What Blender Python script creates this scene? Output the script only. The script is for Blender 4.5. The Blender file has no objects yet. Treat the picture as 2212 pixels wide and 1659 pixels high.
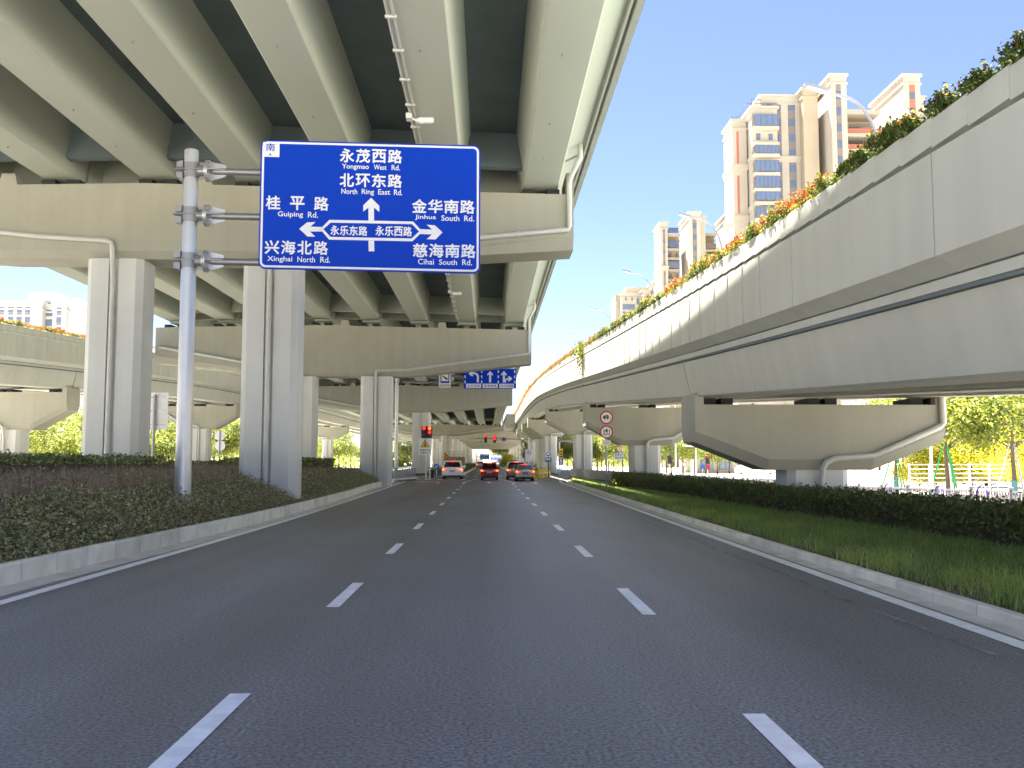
import bpy, math, random
import numpy as np
from mathutils import Vector, Matrix
R = math.radians
random.seed(7); rng = np.random.default_rng(11)
sc = bpy.context.scene
col = sc.collection

# ------------------------------------------------------------------ camera, sky, sun, exposure
CAM_H = 1.667; YAW = R(1.4607); PITCH = R(4.7289); FPX = 2000.0
cd = bpy.data.cameras.new('camera'); cam = bpy.data.objects.new('camera', cd); col.objects.link(cam)
cam.location = (0, 0, CAM_H); cam.rotation_euler = (R(90) + PITCH, 0, -YAW)
cd.sensor_width = 36; cd.lens = 36 * FPX / 2212; cd.clip_start = 0.1; cd.clip_end = 5000
sc.camera = cam
SUN_EL, SUN_AZ = R(69), R(-34)                    # azimuth from +Y, negative = left (ahead on the left)
w = bpy.data.worlds.new('World'); sc.world = w; w.use_nodes = True
nt = w.node_tree; nt.nodes.clear()
sky = nt.nodes.new('ShaderNodeTexSky'); sky.sky_type = 'NISHITA'; sky.sun_disc = False
sky.sun_elevation = SUN_EL; sky.sun_rotation = SUN_AZ; sky.air_density = 1.0; sky.dust_density = 0.8; sky.ozone_density = 6.0; sky.altitude = 2500
bg = nt.nodes.new('ShaderNodeBackground'); bg.inputs[1].default_value = 0.05
wo = nt.nodes.new('ShaderNodeOutputWorld')
tint = nt.nodes.new('ShaderNodeVectorMath'); tint.operation = 'MULTIPLY'; tint.inputs[1].default_value = (0.62, 0.50, 0.49)   # the photograph's white balance
nt.links.new(sky.outputs[0], tint.inputs[0]); nt.links.new(tint.outputs[0], bg.inputs[0]); nt.links.new(bg.outputs[0], wo.inputs[0])
sd = bpy.data.lights.new('sun', 'SUN'); sun = bpy.data.objects.new('sun', sd); col.objects.link(sun)
sd.energy = 4.4; sd.angle = R(0.53); sd.color = (1.0, 0.94, 0.84)
sdir = Vector((math.sin(SUN_AZ) * math.cos(SUN_EL), math.cos(SUN_AZ) * math.cos(SUN_EL), math.sin(SUN_EL)))
sun.rotation_euler = sdir.to_track_quat('Z', 'Y').to_euler(); sun.location = (-20, -20, 60)
sc.view_settings.view_transform = 'Standard'; sc.view_settings.look = 'None'
sc.view_settings.exposure = 3.65; sc.view_settings.gamma = 1.0
sc.cycles.max_bounces = 10; sc.cycles.diffuse_bounces = 7; sc.cycles.transparent_max_bounces = 8

# point at depth y along the photograph's ray through (px, py) of a 2212 x 1659 view
_f = np.array([math.sin(YAW) * math.cos(PITCH), math.cos(YAW) * math.cos(PITCH), math.sin(PITCH)])
_r = np.array([math.cos(YAW), -math.sin(YAW), 0.0]); _u = np.cross(_r, _f)
def at(px, py, y):
    d = _f * FPX + _r * (px - 1106) + _u * (829.5 - py); d = d / d[1]
    return (float(d[0] * y), float(y), float(CAM_H + d[2] * y))

# ------------------------------------------------------------------ materials
MATS = {}
def srgb(r, g, b):
    f = lambda c: (c / 255 / 12.92) if c / 255 < 0.04045 else ((c / 255 + 0.055) / 1.055) ** 2.4
    return (f(r), f(g), f(b))
def mat(name, c, rough=0.6, metal=0.0, spec=0.5, noise=0.0, nscale=1.0, streak=0.0, bump=0.0, bscale=60.0, emit=None, estr=0.0, coat=0.0, stretch=(1, 1, 1), c2=None, island=None, transl=0.0, speck=0.0, sscale=60.0, blotch=0.0):
    m = bpy.data.materials.new(name); m.use_nodes = True; t = m.node_tree; N = t.nodes; L = t.links
    p = N['Principled BSDF']; p.inputs['Roughness'].default_value = rough; p.inputs['Metallic'].default_value = metal
    p.inputs['Specular IOR Level'].default_value = spec; p.inputs['Base Color'].default_value = (*c, 1)
    if coat: p.inputs['Coat Weight'].default_value = coat; p.inputs['Coat Roughness'].default_value = 0.06
    out = None
    tc = N.new('ShaderNodeTexCoord')
    def mul(colsock, fac, lo, hi):
        mr = N.new('ShaderNodeMapRange'); mr.inputs[1].default_value = 0.3; mr.inputs[2].default_value = 0.7
        mr.inputs[3].default_value = lo; mr.inputs[4].default_value = hi; L.new(fac, mr.inputs[0])
        v = N.new('ShaderNodeVectorMath'); v.operation = 'SCALE'
        if isinstance(colsock, tuple): v.inputs[0].default_value = colsock
        else: L.new(colsock, v.inputs[0])
        L.new(mr.outputs[0], v.inputs['Scale']); return v.outputs[0]
    def noi(scale, st=(1, 1, 1), det=5):
        mp = N.new('ShaderNodeMapping'); mp.inputs['Scale'].default_value = st; L.new(tc.outputs['Object'], mp.inputs[0])
        n = N.new('ShaderNodeTexNoise'); n.inputs['Scale'].default_value = scale; n.inputs['Detail'].default_value = det
        L.new(mp.outputs[0], n.inputs['Vector']); return n.outputs[0]
    cs = tuple(c)
    if c2 is not None:
        mx = N.new('ShaderNodeMix'); mx.data_type = 'RGBA'; mx.inputs[6].default_value = (*c, 1); mx.inputs[7].default_value = (*c2, 1)
        if island is not None:
            g = N.new('ShaderNodeNewGeometry'); L.new(g.outputs['Random Per Island'], mx.inputs[0])
        else:
            mr = N.new('ShaderNodeMapRange'); mr.inputs[1].default_value = 0.4; mr.inputs[2].default_value = 0.6
            L.new(noi(nscale, stretch), mr.inputs[0]); L.new(mr.outputs[0], mx.inputs[0])
        cs = mx.outputs[2]
    if noise: cs = mul(cs, noi(nscale, stretch), 1 - noise, 1 + noise)
    if blotch: cs = mul(cs, noi(0.35, (1, .5, 1), 6), 1 - blotch, 1 + blotch)
    if speck: cs = mul(cs, noi(sscale, (1, 1, 1), 2), 1 - speck, 1 + speck)
    if streak: cs = mul(cs, noi(1.0, (2.2, 2.2, 0.12), 6), 1 - streak, 1 + streak * 0.6)
    if not isinstance(cs, tuple): L.new(cs, p.inputs['Base Color'])
    if bump:
        b = N.new('ShaderNodeBump'); b.inputs['Strength'].default_value = bump; b.inputs['Distance'].default_value = 0.01
        L.new(noi(bscale, (1, 1, 1), 3), b.inputs['Height']); L.new(b.outputs[0], p.inputs['Normal'])
    if emit is not None:
        p.inputs['Emission Color'].default_value = (*emit, 1); p.inputs['Emission Strength'].default_value = estr
    if transl:
        tr = N.new('ShaderNodeBsdfTranslucent'); ms = N.new('ShaderNodeMixShader'); ms.inputs[0].default_value = transl
        if isinstance(cs, tuple): tr.inputs[0].default_value = (*c, 1)
        else: L.new(cs, tr.inputs[0])
        L.new(p.outputs[0], ms.inputs[1]); L.new(tr.outputs[0], ms.inputs[2]); L.new(ms.outputs[0], N['Material Output'].inputs[0])
    MATS[name] = m; return m
mat('concrete', (0.355, 0.345, 0.28), 0.75, noise=0.05, nscale=0.5, streak=0.05, bump=0.08, bscale=25)
mat('girder_concrete', (0.425, 0.445, 0.375), 0.75, noise=0.07, nscale=0.35, stretch=(1, 0.25, 1), bump=0.08, bscale=25)
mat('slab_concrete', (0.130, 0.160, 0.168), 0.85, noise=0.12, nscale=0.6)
mat('column_concrete', (0.607, 0.607, 0.570), 0.7, noise=0.04, nscale=0.7, streak=0.05, bump=0.06, bscale=25)
mat('ramp_concrete', (0.475, 0.475, 0.41), 0.75, noise=0.04, nscale=0.6, streak=0.06, bump=0.06, bscale=25)
mat('bare_concrete', (0.42, 0.40, 0.36), 0.85, noise=0.12, nscale=1.2, streak=0.15, bump=0.2, bscale=20)
mat('pipe_paint', (0.522, 0.522, 0.484), 0.4, noise=0.04, nscale=2)
mat('rubber', (0.02, 0.02, 0.022), 0.7)
mat('asphalt', (0.138, 0.139, 0.150), 0.40, spec=0.75, noise=0.30, nscale=0.75, stretch=(1, 0.02, 1), bump=0.9, bscale=110, speck=0.8, sscale=36, blotch=0.20)
mat('road_paint', (0.90, 0.90, 0.88), 0.6, noise=0.13, nscale=5, bump=0.3, bscale=90)
mat('old_paint', (0.22, 0.215, 0.21), 0.8, noise=0.5, nscale=5)
mat('kerb_stone', (0.806, 0.762, 0.650), 0.8, noise=0.15, nscale=2.2, bump=0.25, bscale=40, island=1, c2=(0.627, 0.594, 0.515))
mat('gutter', (0.62, 0.59, 0.52), 0.85, noise=0.15, nscale=2.5, bump=0.2, bscale=40)
mat('ground', (0.52, 0.50, 0.44), 0.9, noise=0.1, nscale=0.1)
mat('pavement', (0.40, 0.385, 0.35), 0.85, noise=0.12, nscale=0.4)
mat('guard_grey', (0.30, 0.32, 0.33), 0.5)
mat('soil', (0.169, 0.130, 0.091), 0.95, noise=0.35, nscale=3, bump=0.6, bscale=14, c2=(0.098, 0.091, 0.052))
mat('steel', (0.50, 0.505, 0.515), 0.38, metal=0.6, noise=0.05, nscale=2)
mat('steel_dark', (0.30, 0.30, 0.31), 0.45, metal=0.6)
mat('fence_paint', (0.19, 0.175, 0.20), 0.5)
mat('lamp_grey', (0.30, 0.29, 0.31), 0.45)
mat('steel_white', (0.72, 0.72, 0.72), 0.45)
mat('sign_blue', (0.001, 0.042, 0.46), 0.5, spec=0.12, noise=0.03, nscale=0.6)
mat('sign_blue_dull', (0.03, 0.12, 0.42), 0.5)
mat('sign_white', (0.72, 0.74, 0.78), 0.45)
mat('white_plain', (0.75, 0.75, 0.74), 0.5)
mat('sign_red', (0.45, 0.01, 0.03), 0.45)
mat('sign_black', (0.012, 0.012, 0.014), 0.5)
mat('sign_yellow', (0.75, 0.42, 0.02), 0.45)
mat('sign_purple', (0.05, 0.03, 0.22), 0.5)
mat('barrel_yellow', (0.80, 0.55, 0.02), 0.5)
mat('lamp_red', (0.5, 0.0, 0.01), 0.4, emit=(1.0, 0.012, 0.015), estr=0.35)
mat('lamp_orange', (0.5, 0.05, 0.0), 0.4, emit=(1.0, 0.10, 0.01), estr=0.4)
mat('tail_red', (0.5, 0.0, 0.01), 0.3, emit=(1.0, 0.03, 0.02), estr=0.28)
mat('tail_amber', (0.6, 0.15, 0.0), 0.3, emit=(1.0, 0.25, 0.03), estr=0.4)
mat('lens_off', (0.03, 0.02, 0.02), 0.2)
mat('black_case', (0.02, 0.012, 0.014), 0.45)
mat('glass_dark', (0.02, 0.023, 0.027), 0.08, spec=0.7)
mat('paint_white', (0.88, 0.88, 0.88), 0.3, coat=0.8)
mat('paint_red', (0.26, 0.008, 0.018), 0.35, spec=0.3, coat=0.25)
mat('paint_brown', (0.16, 0.07, 0.035), 0.3, coat=0.9, metal=0.3)
mat('paint_gold', (0.42, 0.37, 0.27), 0.32, coat=0.8, metal=0.3)
mat('paint_grey', (0.32, 0.34, 0.36), 0.35, coat=0.6)
mat('plate', (0.35, 0.45, 0.62), 0.5)
mat('plate_blue', (0.05, 0.12, 0.45), 0.5)
mat('truck_wood', (0.30, 0.19, 0.13), 0.8, noise=0.2, nscale=4)
mat('tower_cream', (0.365, 0.325, 0.265), 0.85, noise=0.05, nscale=0.25)
mat('tower_cream_shaded', (0.34, 0.285, 0.205), 0.85, noise=0.05, nscale=0.3)  # darker cream for shaded fronts and recesses, shade put into the colour
mat('tower_pale', (0.412, 0.397, 0.374), 0.85)
mat('tower_brown', (0.165, 0.142, 0.138), 0.8)
mat('tower_orange', (0.34, 0.115, 0.075), 0.8)
mat('window_glass', (0.10, 0.14, 0.22), 0.12, spec=0.7)
mat('window_frame', (0.10, 0.10, 0.12), 0.5)
mat('bark', (0.13, 0.10, 0.075), 0.9, noise=0.25, nscale=6, bump=0.6, bscale=20)
mat('stem', (0.085, 0.06, 0.04), 0.9)
mat('green_stake', (0.02, 0.35, 0.09), 0.5)
mat('teal_wrap', (0.10, 0.30, 0.30), 0.7)
mat('leaf_hedge', (0.075, 0.105, 0.03), 0.5, c2=(0.19, 0.22, 0.06), island=1, transl=0.25)
mat('leaf_cover', (0.208, 0.247, 0.098), 0.55, c2=(0.598, 0.598, 0.286), island=1, transl=0.25)
mat('leaf_dry', (0.442, 0.351, 0.234), 0.8, c2=(0.234, 0.169, 0.117), island=1, transl=0.1)
mat('grass', (0.130, 0.260, 0.078), 0.5, c2=(0.442, 0.546, 0.156), island=1, transl=0.35)
mat('grass_light', (0.264, 0.408, 0.108), 0.5, c2=(0.600, 0.660, 0.204), island=1, transl=0.35)
mat('leaf_tree', (0.13, 0.175, 0.025), 0.5, c2=(0.28, 0.29, 0.04), island=1, transl=0.5)
mat('leaf_deep', (0.05, 0.085, 0.02), 0.5, c2=(0.14, 0.19, 0.03), island=1, transl=0.4)
mat('leaf_yellow', (0.42, 0.36, 0.01), 0.5, c2=(0.55, 0.50, 0.03), island=1, transl=0.5)
mat('leaf_shrub', (0.045, 0.075, 0.016), 0.5, c2=(0.13, 0.17, 0.025), island=1, transl=0.35)
mat('leaf_lime', (0.11, 0.14, 0.012), 0.5, c2=(0.25, 0.235, 0.015), island=1, transl=0.45)
mat('leaf_orange', (0.26, 0.045, 0.008), 0.5, c2=(0.34, 0.10, 0.010), island=1, transl=0.45)
mat('leaf_red', (0.24, 0.018, 0.014), 0.5, c2=(0.30, 0.05, 0.015), island=1, transl=0.45)

# ------------------------------------------------------------------ mesh helpers
class MB:
    def __init__(s): s.v = []; s.f = []; s.m = []; s.k = 0
    def mat(s, k): s.k = k; return s
    def add(s, vs, fs):
        b = len(s.v); s.v += [tuple(map(float, p)) for p in vs]
        for f in fs: s.f.append([b + i for i in f]); s.m.append(s.k)
        return s
    def box(s, x0, x1, y0, y1, z0, z1):
        return s.add([(x0, y0, z0), (x1, y0, z0), (x1, y1, z0), (x0, y1, z0), (x0, y0, z1), (x1, y0, z1), (x1, y1, z1), (x0, y1, z1)],
                     [(0, 3, 2, 1), (4, 5, 6, 7), (0, 1, 5, 4), (1, 2, 6, 5), (2, 3, 7, 6), (3, 0, 4, 7)])
    def bbox(s, x0, x1, y0, y1, z0, z1, b=0.02):          # box with bevelled vertical and top edges
        ring = lambda i, z: [(x0 + i + b, y0 + i, z), (x1 - i - b, y0 + i, z), (x1 - i, y0 + i + b, z), (x1 - i, y1 - i - b, z), (x1 - i - b, y1 - i, z), (x0 + i + b, y1 - i, z), (x0 + i, y1 - i - b, z), (x0 + i, y0 + i + b, z)]
        return s.loft([ring(0, z0), ring(0, z1 - b), ring(b, z1)])
    def loft(s, rings, cap=True, closed=True):
        n = len(rings[0]); b = len(s.v)
        for r in rings: s.v += [tuple(map(float, p)) for p in r]
        for i in range(len(rings) - 1):
            for j in range(n if closed else n - 1):
                k = (j + 1) % n
                s.f.append([b + i * n + j, b + i * n + k, b + (i + 1) * n + k, b + (i + 1) * n + j]); s.m.append(s.k)
        if cap and closed:
            s.f.append([b + j for j in range(n)][::-1]); s.m.append(s.k)
            e = b + (len(rings) - 1) * n
            s.f.append([e + j for j in range(n)]); s.m.append(s.k)
        return s
    def tube(s, pts, r, n=10, cap=True):
        P = [Vector(p) for p in pts]; rs = r if isinstance(r, (list, tuple)) else [r] * len(P); rings = []; prev = None
        for i, p in enumerate(P):
            d = (P[min(i + 1, len(P) - 1)] - P[max(i - 1, 0)]).normalized()
            if prev is None:
                a = Vector((0, 0, 1)) if abs(d.z) < 0.9 else Vector((1, 0, 0)); x = d.cross(a).normalized()
            else:
                x = (prev - d * prev.dot(d)).normalized()
            prev = x; y = d.cross(x)
            sc_ = 1.0
            if 0 < i < len(P) - 1:
                c = (P[i + 1] - p).normalized().dot((p - P[i - 1]).normalized()); sc_ = 1.0
            rings.append([p + (x * math.cos(2 * math.pi * j / n) + y * math.sin(2 * math.pi * j / n)) * rs[i] * sc_ for j in range(n)])
        return s.loft(rings, cap)
    def disc(s, c, r, ny=-1, n=28, th=0.02):               # upright disc facing -Y
        x, y, z = c
        a = [(x + r * math.cos(2 * math.pi * j / n), y, z + r * math.sin(2 * math.pi * j / n)) for j in range(n)]
        b2 = [(p[0], y + th, p[2]) for p in a]
        return s.loft([a, b2])
    def plate(s, pts, y, th=0.004):                        # flat outline in XZ facing -Y, thickness th behind it
        a = [(p[0], y, p[1]) for p in pts]; b2 = [(p[0], y + th, p[1]) for p in pts]
        return s.loft([a, b2])
    def build(s, name, mats, parent=None, origin=(0, 0, 0), smooth=False):
        me = bpy.data.meshes.new(name)
        ox, oy, oz = origin
        me.from_pydata([(x - ox, y - oy, z - oz) for x, y, z in s.v], [], s.f)
        if not isinstance(mats, (list, tuple)): mats = [mats]
        for m_ in mats: me.materials.append(MATS[m_])
        if len(mats) > 1: me.polygons.foreach_set('material_index', s.m)
        import bmesh
        bm = bmesh.new(); bm.from_mesh(me); bmesh.ops.recalc_face_normals(bm, faces=bm.faces); bm.to_mesh(me); bm.free()
        if smooth:
            me.polygons.foreach_set('use_smooth', [True] * len(me.polygons))
            if smooth == 'auto':
                me.set_sharp_from_angle(angle=R(35))
        me.update()
        o = bpy.data.objects.new(name, me); col.objects.link(o)
        if parent: o.parent = parent
        return o
def tag(o, label, cat, group=None):
    o['label'] = label; o['category'] = cat
    if group: o['group'] = group
    return o
def thing(name, label, cat, loc=(0, 0, 0), rz=0.0, group=None):
    o = bpy.data.objects.new(name, None); col.objects.link(o); o.location = loc; o.rotation_euler = (0, 0, rz)
    o.empty_display_size = 0.3
    return tag(o, label, cat, group)
def struct(o, kind='structure'):
    o['kind'] = kind; return o
KIDS = {}
def dup(root, loc, rz=0.0, scale=1.0, label=None, group=None):
    def rec(o, par):
        c = o.copy(); col.objects.link(c)
        if par: c.parent = par
        for ch in o.children: rec(ch, c)
        return c
    r = rec(root, None); r.location = loc; r.rotation_euler = (0, 0, rz)
    r.scale = (scale, scale, scale) if not isinstance(scale, tuple) else scale
    if label: r['label'] = label
    if group: r['group'] = group
    return r
def np_mesh(name, V, F, mats, midx=None, parent=None, smooth=False):
    me = bpy.data.meshes.new(name); n = F.shape[1]
    me.vertices.add(len(V)); me.vertices.foreach_set('co', V.astype(np.float32).ravel())
    me.loops.add(F.size); me.loops.foreach_set('vertex_index', F.astype(np.int32).ravel())
    me.polygons.add(len(F)); me.polygons.foreach_set('loop_start', np.arange(0, F.size, n, dtype=np.int32))
    try: me.polygons.foreach_set('loop_total', np.full(len(F), n, dtype=np.int32))
    except Exception: pass
    for m_ in mats: me.materials.append(MATS[m_])
    if midx is not None: me.polygons.foreach_set('material_index', midx.astype(np.int32))
    me.update(calc_edges=True); me.validate()
    o = bpy.data.objects.new(name, me); col.objects.link(o)
    if parent: o.parent = parent
    return o
def leaf_cards(P, size, flat=0.0, asp=0.5):
    """rhombic leaves at points P; flat 0..1 biases the leaves to lie level"""
    n = len(P); a = rng.normal(size=(n, 3)); a[:, 2] *= (1 - flat); a /= np.linalg.norm(a, axis=1)[:, None]
    b = rng.normal(size=(n, 3)); b[:, 2] *= (1 - flat); b -= (b * a).sum(1)[:, None] * a; b /= np.linalg.norm(b, axis=1)[:, None]
    s = size * rng.uniform(0.6, 1.3, n)[:, None]
    V = np.empty((n, 4, 3)); nn = np.cross(a, b) * s * 0.12
    V[:, 0] = P - a * s; V[:, 1] = P + b * s * asp + nn; V[:, 2] = P + a * s; V[:, 3] = P - b * s * asp + nn
    return V.reshape(-1, 3), np.arange(4 * n).reshape(n, 4)
def blades(P, h, wd, lean=0.5):
    """curved grass blades as two-segment strips"""
    n = len(P); ang = rng.uniform(0, 2 * np.pi, n); d = np.stack([np.cos(ang), np.sin(ang), np.zeros(n)], 1)
    s = np.stack([-np.sin(ang), np.cos(ang), np.zeros(n)], 1) * wd
    hh = (h * rng.uniform(0.5, 1.3, n))[:, None]; l = (lean * rng.uniform(0.2, 1.2, n))[:, None] * hh
    z = np.array([0, 0, 1.0])
    V = np.empty((n, 6, 3))
    V[:, 0] = P - s; V[:, 1] = P + s
    m = P + d * l * 0.35 + z * hh * 0.6; V[:, 2] = m - s * .8; V[:, 3] = m + s * .8
    e = P + d * l + z * hh * 0.95; V[:, 4] = e - s * .15; V[:, 5] = e + s * .15
    b = (np.arange(n) * 6)[:, None]
    F = np.concatenate([b + np.array([[0, 1, 3, 2]]), b + np.array([[2, 3, 5, 4]])], 1).reshape(-1, 4)
    return V.reshape(-1, 3), F
dg_cache = []
def text_mesh(mb, s, x0, z0, x1, z1, y, bold=0.012, th=0.004):
    """lettering fitted to the rectangle x0..x1, z0..z1 in the XZ plane at y, facing -Y; the weight comes from shifted layers"""
    c = bpy.data.curves.new('lettering_curve', 'FONT'); c.body = s; c.fill_mode = 'FRONT'; c.resolution_u = 3
    o = bpy.data.objects.new('lettering_curve', c); col.objects.link(o)
    dg = bpy.context.evaluated_depsgraph_get(); dg.update()
    me = bpy.data.meshes.new_from_object(o.evaluated_get(dg))
    n = len(me.vertices); V = np.empty(n * 3); me.vertices.foreach_get('co', V); V = V.reshape(-1, 3)
    lo, hi = V.min(0), V.max(0); d = bold * min(x1 - x0, z1 - z0) if len(s) == 1 else bold * (z1 - z0)
    x0, x1, z0, z1 = x0 + d, x1 - d, z0 + d, z1 - d
    sx = (x1 - x0) / (hi[0] - lo[0]); sz = (z1 - z0) / (hi[1] - lo[1]); F = [list(p.vertices) for p in me.polygons]
    for k, (dx, dz) in enumerate(((0, 0), (d, 0), (-d, 0), (0, d), (0, -d), (.7 * d, .7 * d), (-.7 * d, .7 * d), (.7 * d, -.7 * d), (-.7 * d, -.7 * d))):
        mb.add([(x0 + (p[0] - lo[0]) * sx + dx, y - .0003 * k, z0 + (p[1] - lo[1]) * sz + dz) for p in V], F)
        if bold < .005: break
    bpy.data.objects.remove(o); bpy.data.curves.remove(c); bpy.data.meshes.remove(me)
def interp(tab):
    xs = np.array([a for a, _ in tab], float); ys = np.array([b for _, b in tab], float)
    h = np.diff(xs); d = np.diff(ys) / h; m = np.empty(len(xs)); m[0] = d[0]; m[-1] = d[-1]
    for i in range(1, len(xs) - 1): m[i] = (d[i - 1] * h[i] + d[i] * h[i - 1]) / (h[i - 1] + h[i])
    def f(x):
        i = int(np.clip(np.searchsorted(xs, x) - 1, 0, len(h) - 1)); t = (x - xs[i]) / h[i]
        if t > 1: return float(ys[-1] + m[-1] * (x - xs[-1]))
        if t < 0: return float(ys[0] + m[0] * (x - xs[0]))
        return float((2*t**3-3*t**2+1)*ys[i] + (t**3-2*t**2+t)*h[i]*m[i] + (-2*t**3+3*t**2)*ys[i+1] + (t**3-t**2)*h[i]*m[i+1])
    return f

# ------------------------------------------------------------------ ground, road, kerbs
m = MB(); m.box(-1500, 1500, -400, 2600, -1.2, -0.35)
struct(m.build('ground', 'ground'))
lkerb = interp([(-40, -6.45), (12, -6.4), (24, -6.1), (32, -6.1), (42, -6.35), (55, -6.9), (75, -7.5), (84, -9.0)])
lline = interp([(-40, -5.72), (12, -5.72), (24, -5.62), (40, -5.85), (60, -6.3), (76, -6.75), (83, -7.2)])
rkerb = interp([(-40, 5.3), (17, 5.3), (40, 5.6), (60, 5.9), (72, 6.2), (84, 7.6)])
rline = interp([(-40, 4.88), (17, 4.88), (40, 5.15), (60, 5.4), (72, 5.6), (84, 6.6)])
ys = list(range(-40, 85, 2))
rd = MB()
rd.loft([[(lkerb(y) + 0.4, y, -0.34), (rkerb(y) - 0.25, y, -0.34), (rkerb(y) - 0.25, y, 0), (lkerb(y) + 0.4, y, 0)] for y in ys])
rd.box(-90, 90, 84.0, 103.5, -0.34, 0.0)
rd.box(-3.0, 3.1, 103.5, 470, -0.34, 0.0)
rd.box(8, 15.5, 103.5, 470, -0.34, -0.05); rd.box(-34, -22, 103.5, 470, -0.34, -0.05)
struct(rd.build('road', 'asphalt'))
gu = MB()
gu.loft([[(lkerb(y) - 0.02, y, -0.34), (lkerb(y) + 0.4, y, -0.34), (lkerb(y) + 0.4, y, 0.006), (lkerb(y) - 0.02, y, 0.012)] for y in ys])
gu.loft([[(rkerb(y) - 0.25, y, -0.34), (rkerb(y) + 0.02, y, -0.34), (rkerb(y) + 0.02, y, 0.012), (rkerb(y) - 0.25, y, 0.006)] for y in ys])
struct(gu.build('gutter', 'gutter'))
pv = MB(); pv.box(13.4, 60, -40, 83.5, -.349, -.34); pv.box(-60, -17, -40, 83.5, -.349, -.34); struct(pv.build('pavement', 'pavement'))
def kerb_run(fx, y0, y1, hh, wd, side, label, name='kerb'):
    t = thing(name, label, 'kerb', (fx((y0 + y1) / 2), (y0 + y1) / 2, 0)); k = MB(); y = y0
    while y < y1 - 0.3:
        e = min(y + 1.0, y1) - 0.018; a, b = fx(y), fx(e); s = side; c = 0.025
        rg = lambda x, yy: [(x, yy, -0.3), (x, yy, hh - c), (x + s * c, yy, hh), (x + s * (wd - c), yy, hh), (x + s * wd, yy, hh - c), (x + s * wd, yy, -0.3)]
        k.loft([rg(a, y), rg(b, e)]); y += 1.0
    o = k.build('kerb_stones', 'kerb_stone', t, t.location); return t
kerb_run(lkerb, -12, 76, 0.30, 0.16, -1, 'tall pale concrete kerb along the foot of the planted bank under the viaduct')
kerb_run(rkerb, -12, 74, 0.13, 0.16, 1, 'low concrete kerb beside the long grass strip')
kerb_run(lambda y: -2.75, 104, 330, 0.22, 0.25, -1, 'far pale kerb beyond the crossing on the left of the carriageway')
kerb_run(lambda y: 2.9, 112, 330, 0.2, 0.25, 1, 'far kerb beyond the crossing beside the right hand bushes')
mk = MB()
def dash(x0, y0, x1, y1, wd=0.15, z=0.005):
    d = Vector((x1 - x0, y1 - y0)); n = Vector((-d.y, d.x)).normalized() * wd / 2
    mk.add([(x0 + n.x, y0 + n.y, z), (x0 - n.x, y0 - n.y, z), (x1 - n.x, y1 - n.y, z), (x1 + n.x, y1 + n.y, z)], [(0, 1, 2, 3)])
for k in range(-3, 10):
    y = 10.77 + 6.03 * k
    if y < 66:
        dash(-1.77, y, -1.77, y + 2.1); dash(1.75, y - 0.62, 1.75, y + 1.48)
for fx, wd in ((lline, 0.19), (rline, 0.20)):
    for y in range(-20, 83): dash(fx(y), y, fx(y + 1), y + 1, wd)
for x0, x1 in ((-1.85, -1.3), (1.9, 1.25)):               # solid lane lines at the stop line
    for j in range(8):
        t0, t1 = j / 8, (j + 1) / 8
        dash(x0 + (x1 - x0) * t0 ** 2, 68 + 13 * t0, x0 + (x1 - x0) * t1 ** 2, 68 + 13 * t1, 0.18)
for x in np.arange(-6.6, 6.4, 1.05): mk.box(x, x + 0.45, 81.6, 83.4, 0.004, 0.006)
def arrow_up(x, y, L_=4.0): mk.add([(x - .1, y, .005), (x + .1, y, .005), (x + .1, y + L_ * .55, .005), (x + .42, y + L_ * .5, .005), (x, y + L_, .005), (x - .42, y + L_ * .5, .005), (x - .1, y + L_ * .55, .005)], [tuple(range(7))])
arrow_up(0.05, 68.5, 5); arrow_up(3.5, 67.5, 5)
mk.add([(-3.9, 69, .005), (-3.7, 69, .005), (-3.7, 72.6, .005), (-3.9, 72.6, .005)], [(0, 1, 2, 3)])
mk.add([(-3.9, 72.2, .005), (-3.9, 72.6, .005), (-4.9, 73.2, .005), (-4.9, 74.0, .005), (-5.9, 72.7, .005), (-4.9, 71.6, .005), (-4.9, 72.2, .005)], [tuple(range(7))])
for k in range(12): dash(-1.3, 106 + 6 * k, -1.25, 108 + 6 * k); dash(1.2, 106 + 6 * k, 1.2, 108 + 6 * k)
for x in np.arange(-7, 7, 0.9): mk.box(x, x + .4, 99, 102, .004, .006)
for y in (86, 88.5, 91): dash(-3.3 + .15 * y - 12.9, y, -3.1 + .15 * y - 12.9, y + 1.2)
struct(mk.build('road_markings', 'road_paint'))
om = MB(); yy = np.arange(8, 34, 0.5)
for a in yy:
    if rng.random() < 0.8: om.add([(4.30 + .03 * math.sin(a), a, .0045), (4.36 + .03 * math.sin(a), a, .0045), (4.36 + .03 * math.sin(a + .5), a + .45, .0045), (4.30 + .03 * math.sin(a + .5), a + .45, .0045)], [(0, 1, 2, 3)])
om.box(-6.6, 5.2, 69.9, 70.1, .0, .003)
struct(om.build('faded_markings', 'old_paint'))
def sheet(name, prof, y0, y1, mt, step=1.5, amp=0.03):
    """terrain strip: prof(y) gives [(x, z), ...] across"""
    ysn = np.arange(y0, y1 + .01, step); P = [prof(y) for y in ysn]; n = len(P[0]); mb = MB()
    vs = [(x, y, z + (amp * math.sin(3.1 * x + 1.7 * y) if 0 < j < n - 1 else 0)) for y, pr in zip(ysn, P) for j, (x, z) in enumerate(pr)]
    mb.add(vs, [(i * n + j, i * n + j + 1, (i + 1) * n + j + 1, (i + 1) * n + j) for i in range(len(ysn) - 1) for j in range(n - 1)])
    return struct(mb.build(name, mt, smooth=True))
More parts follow.
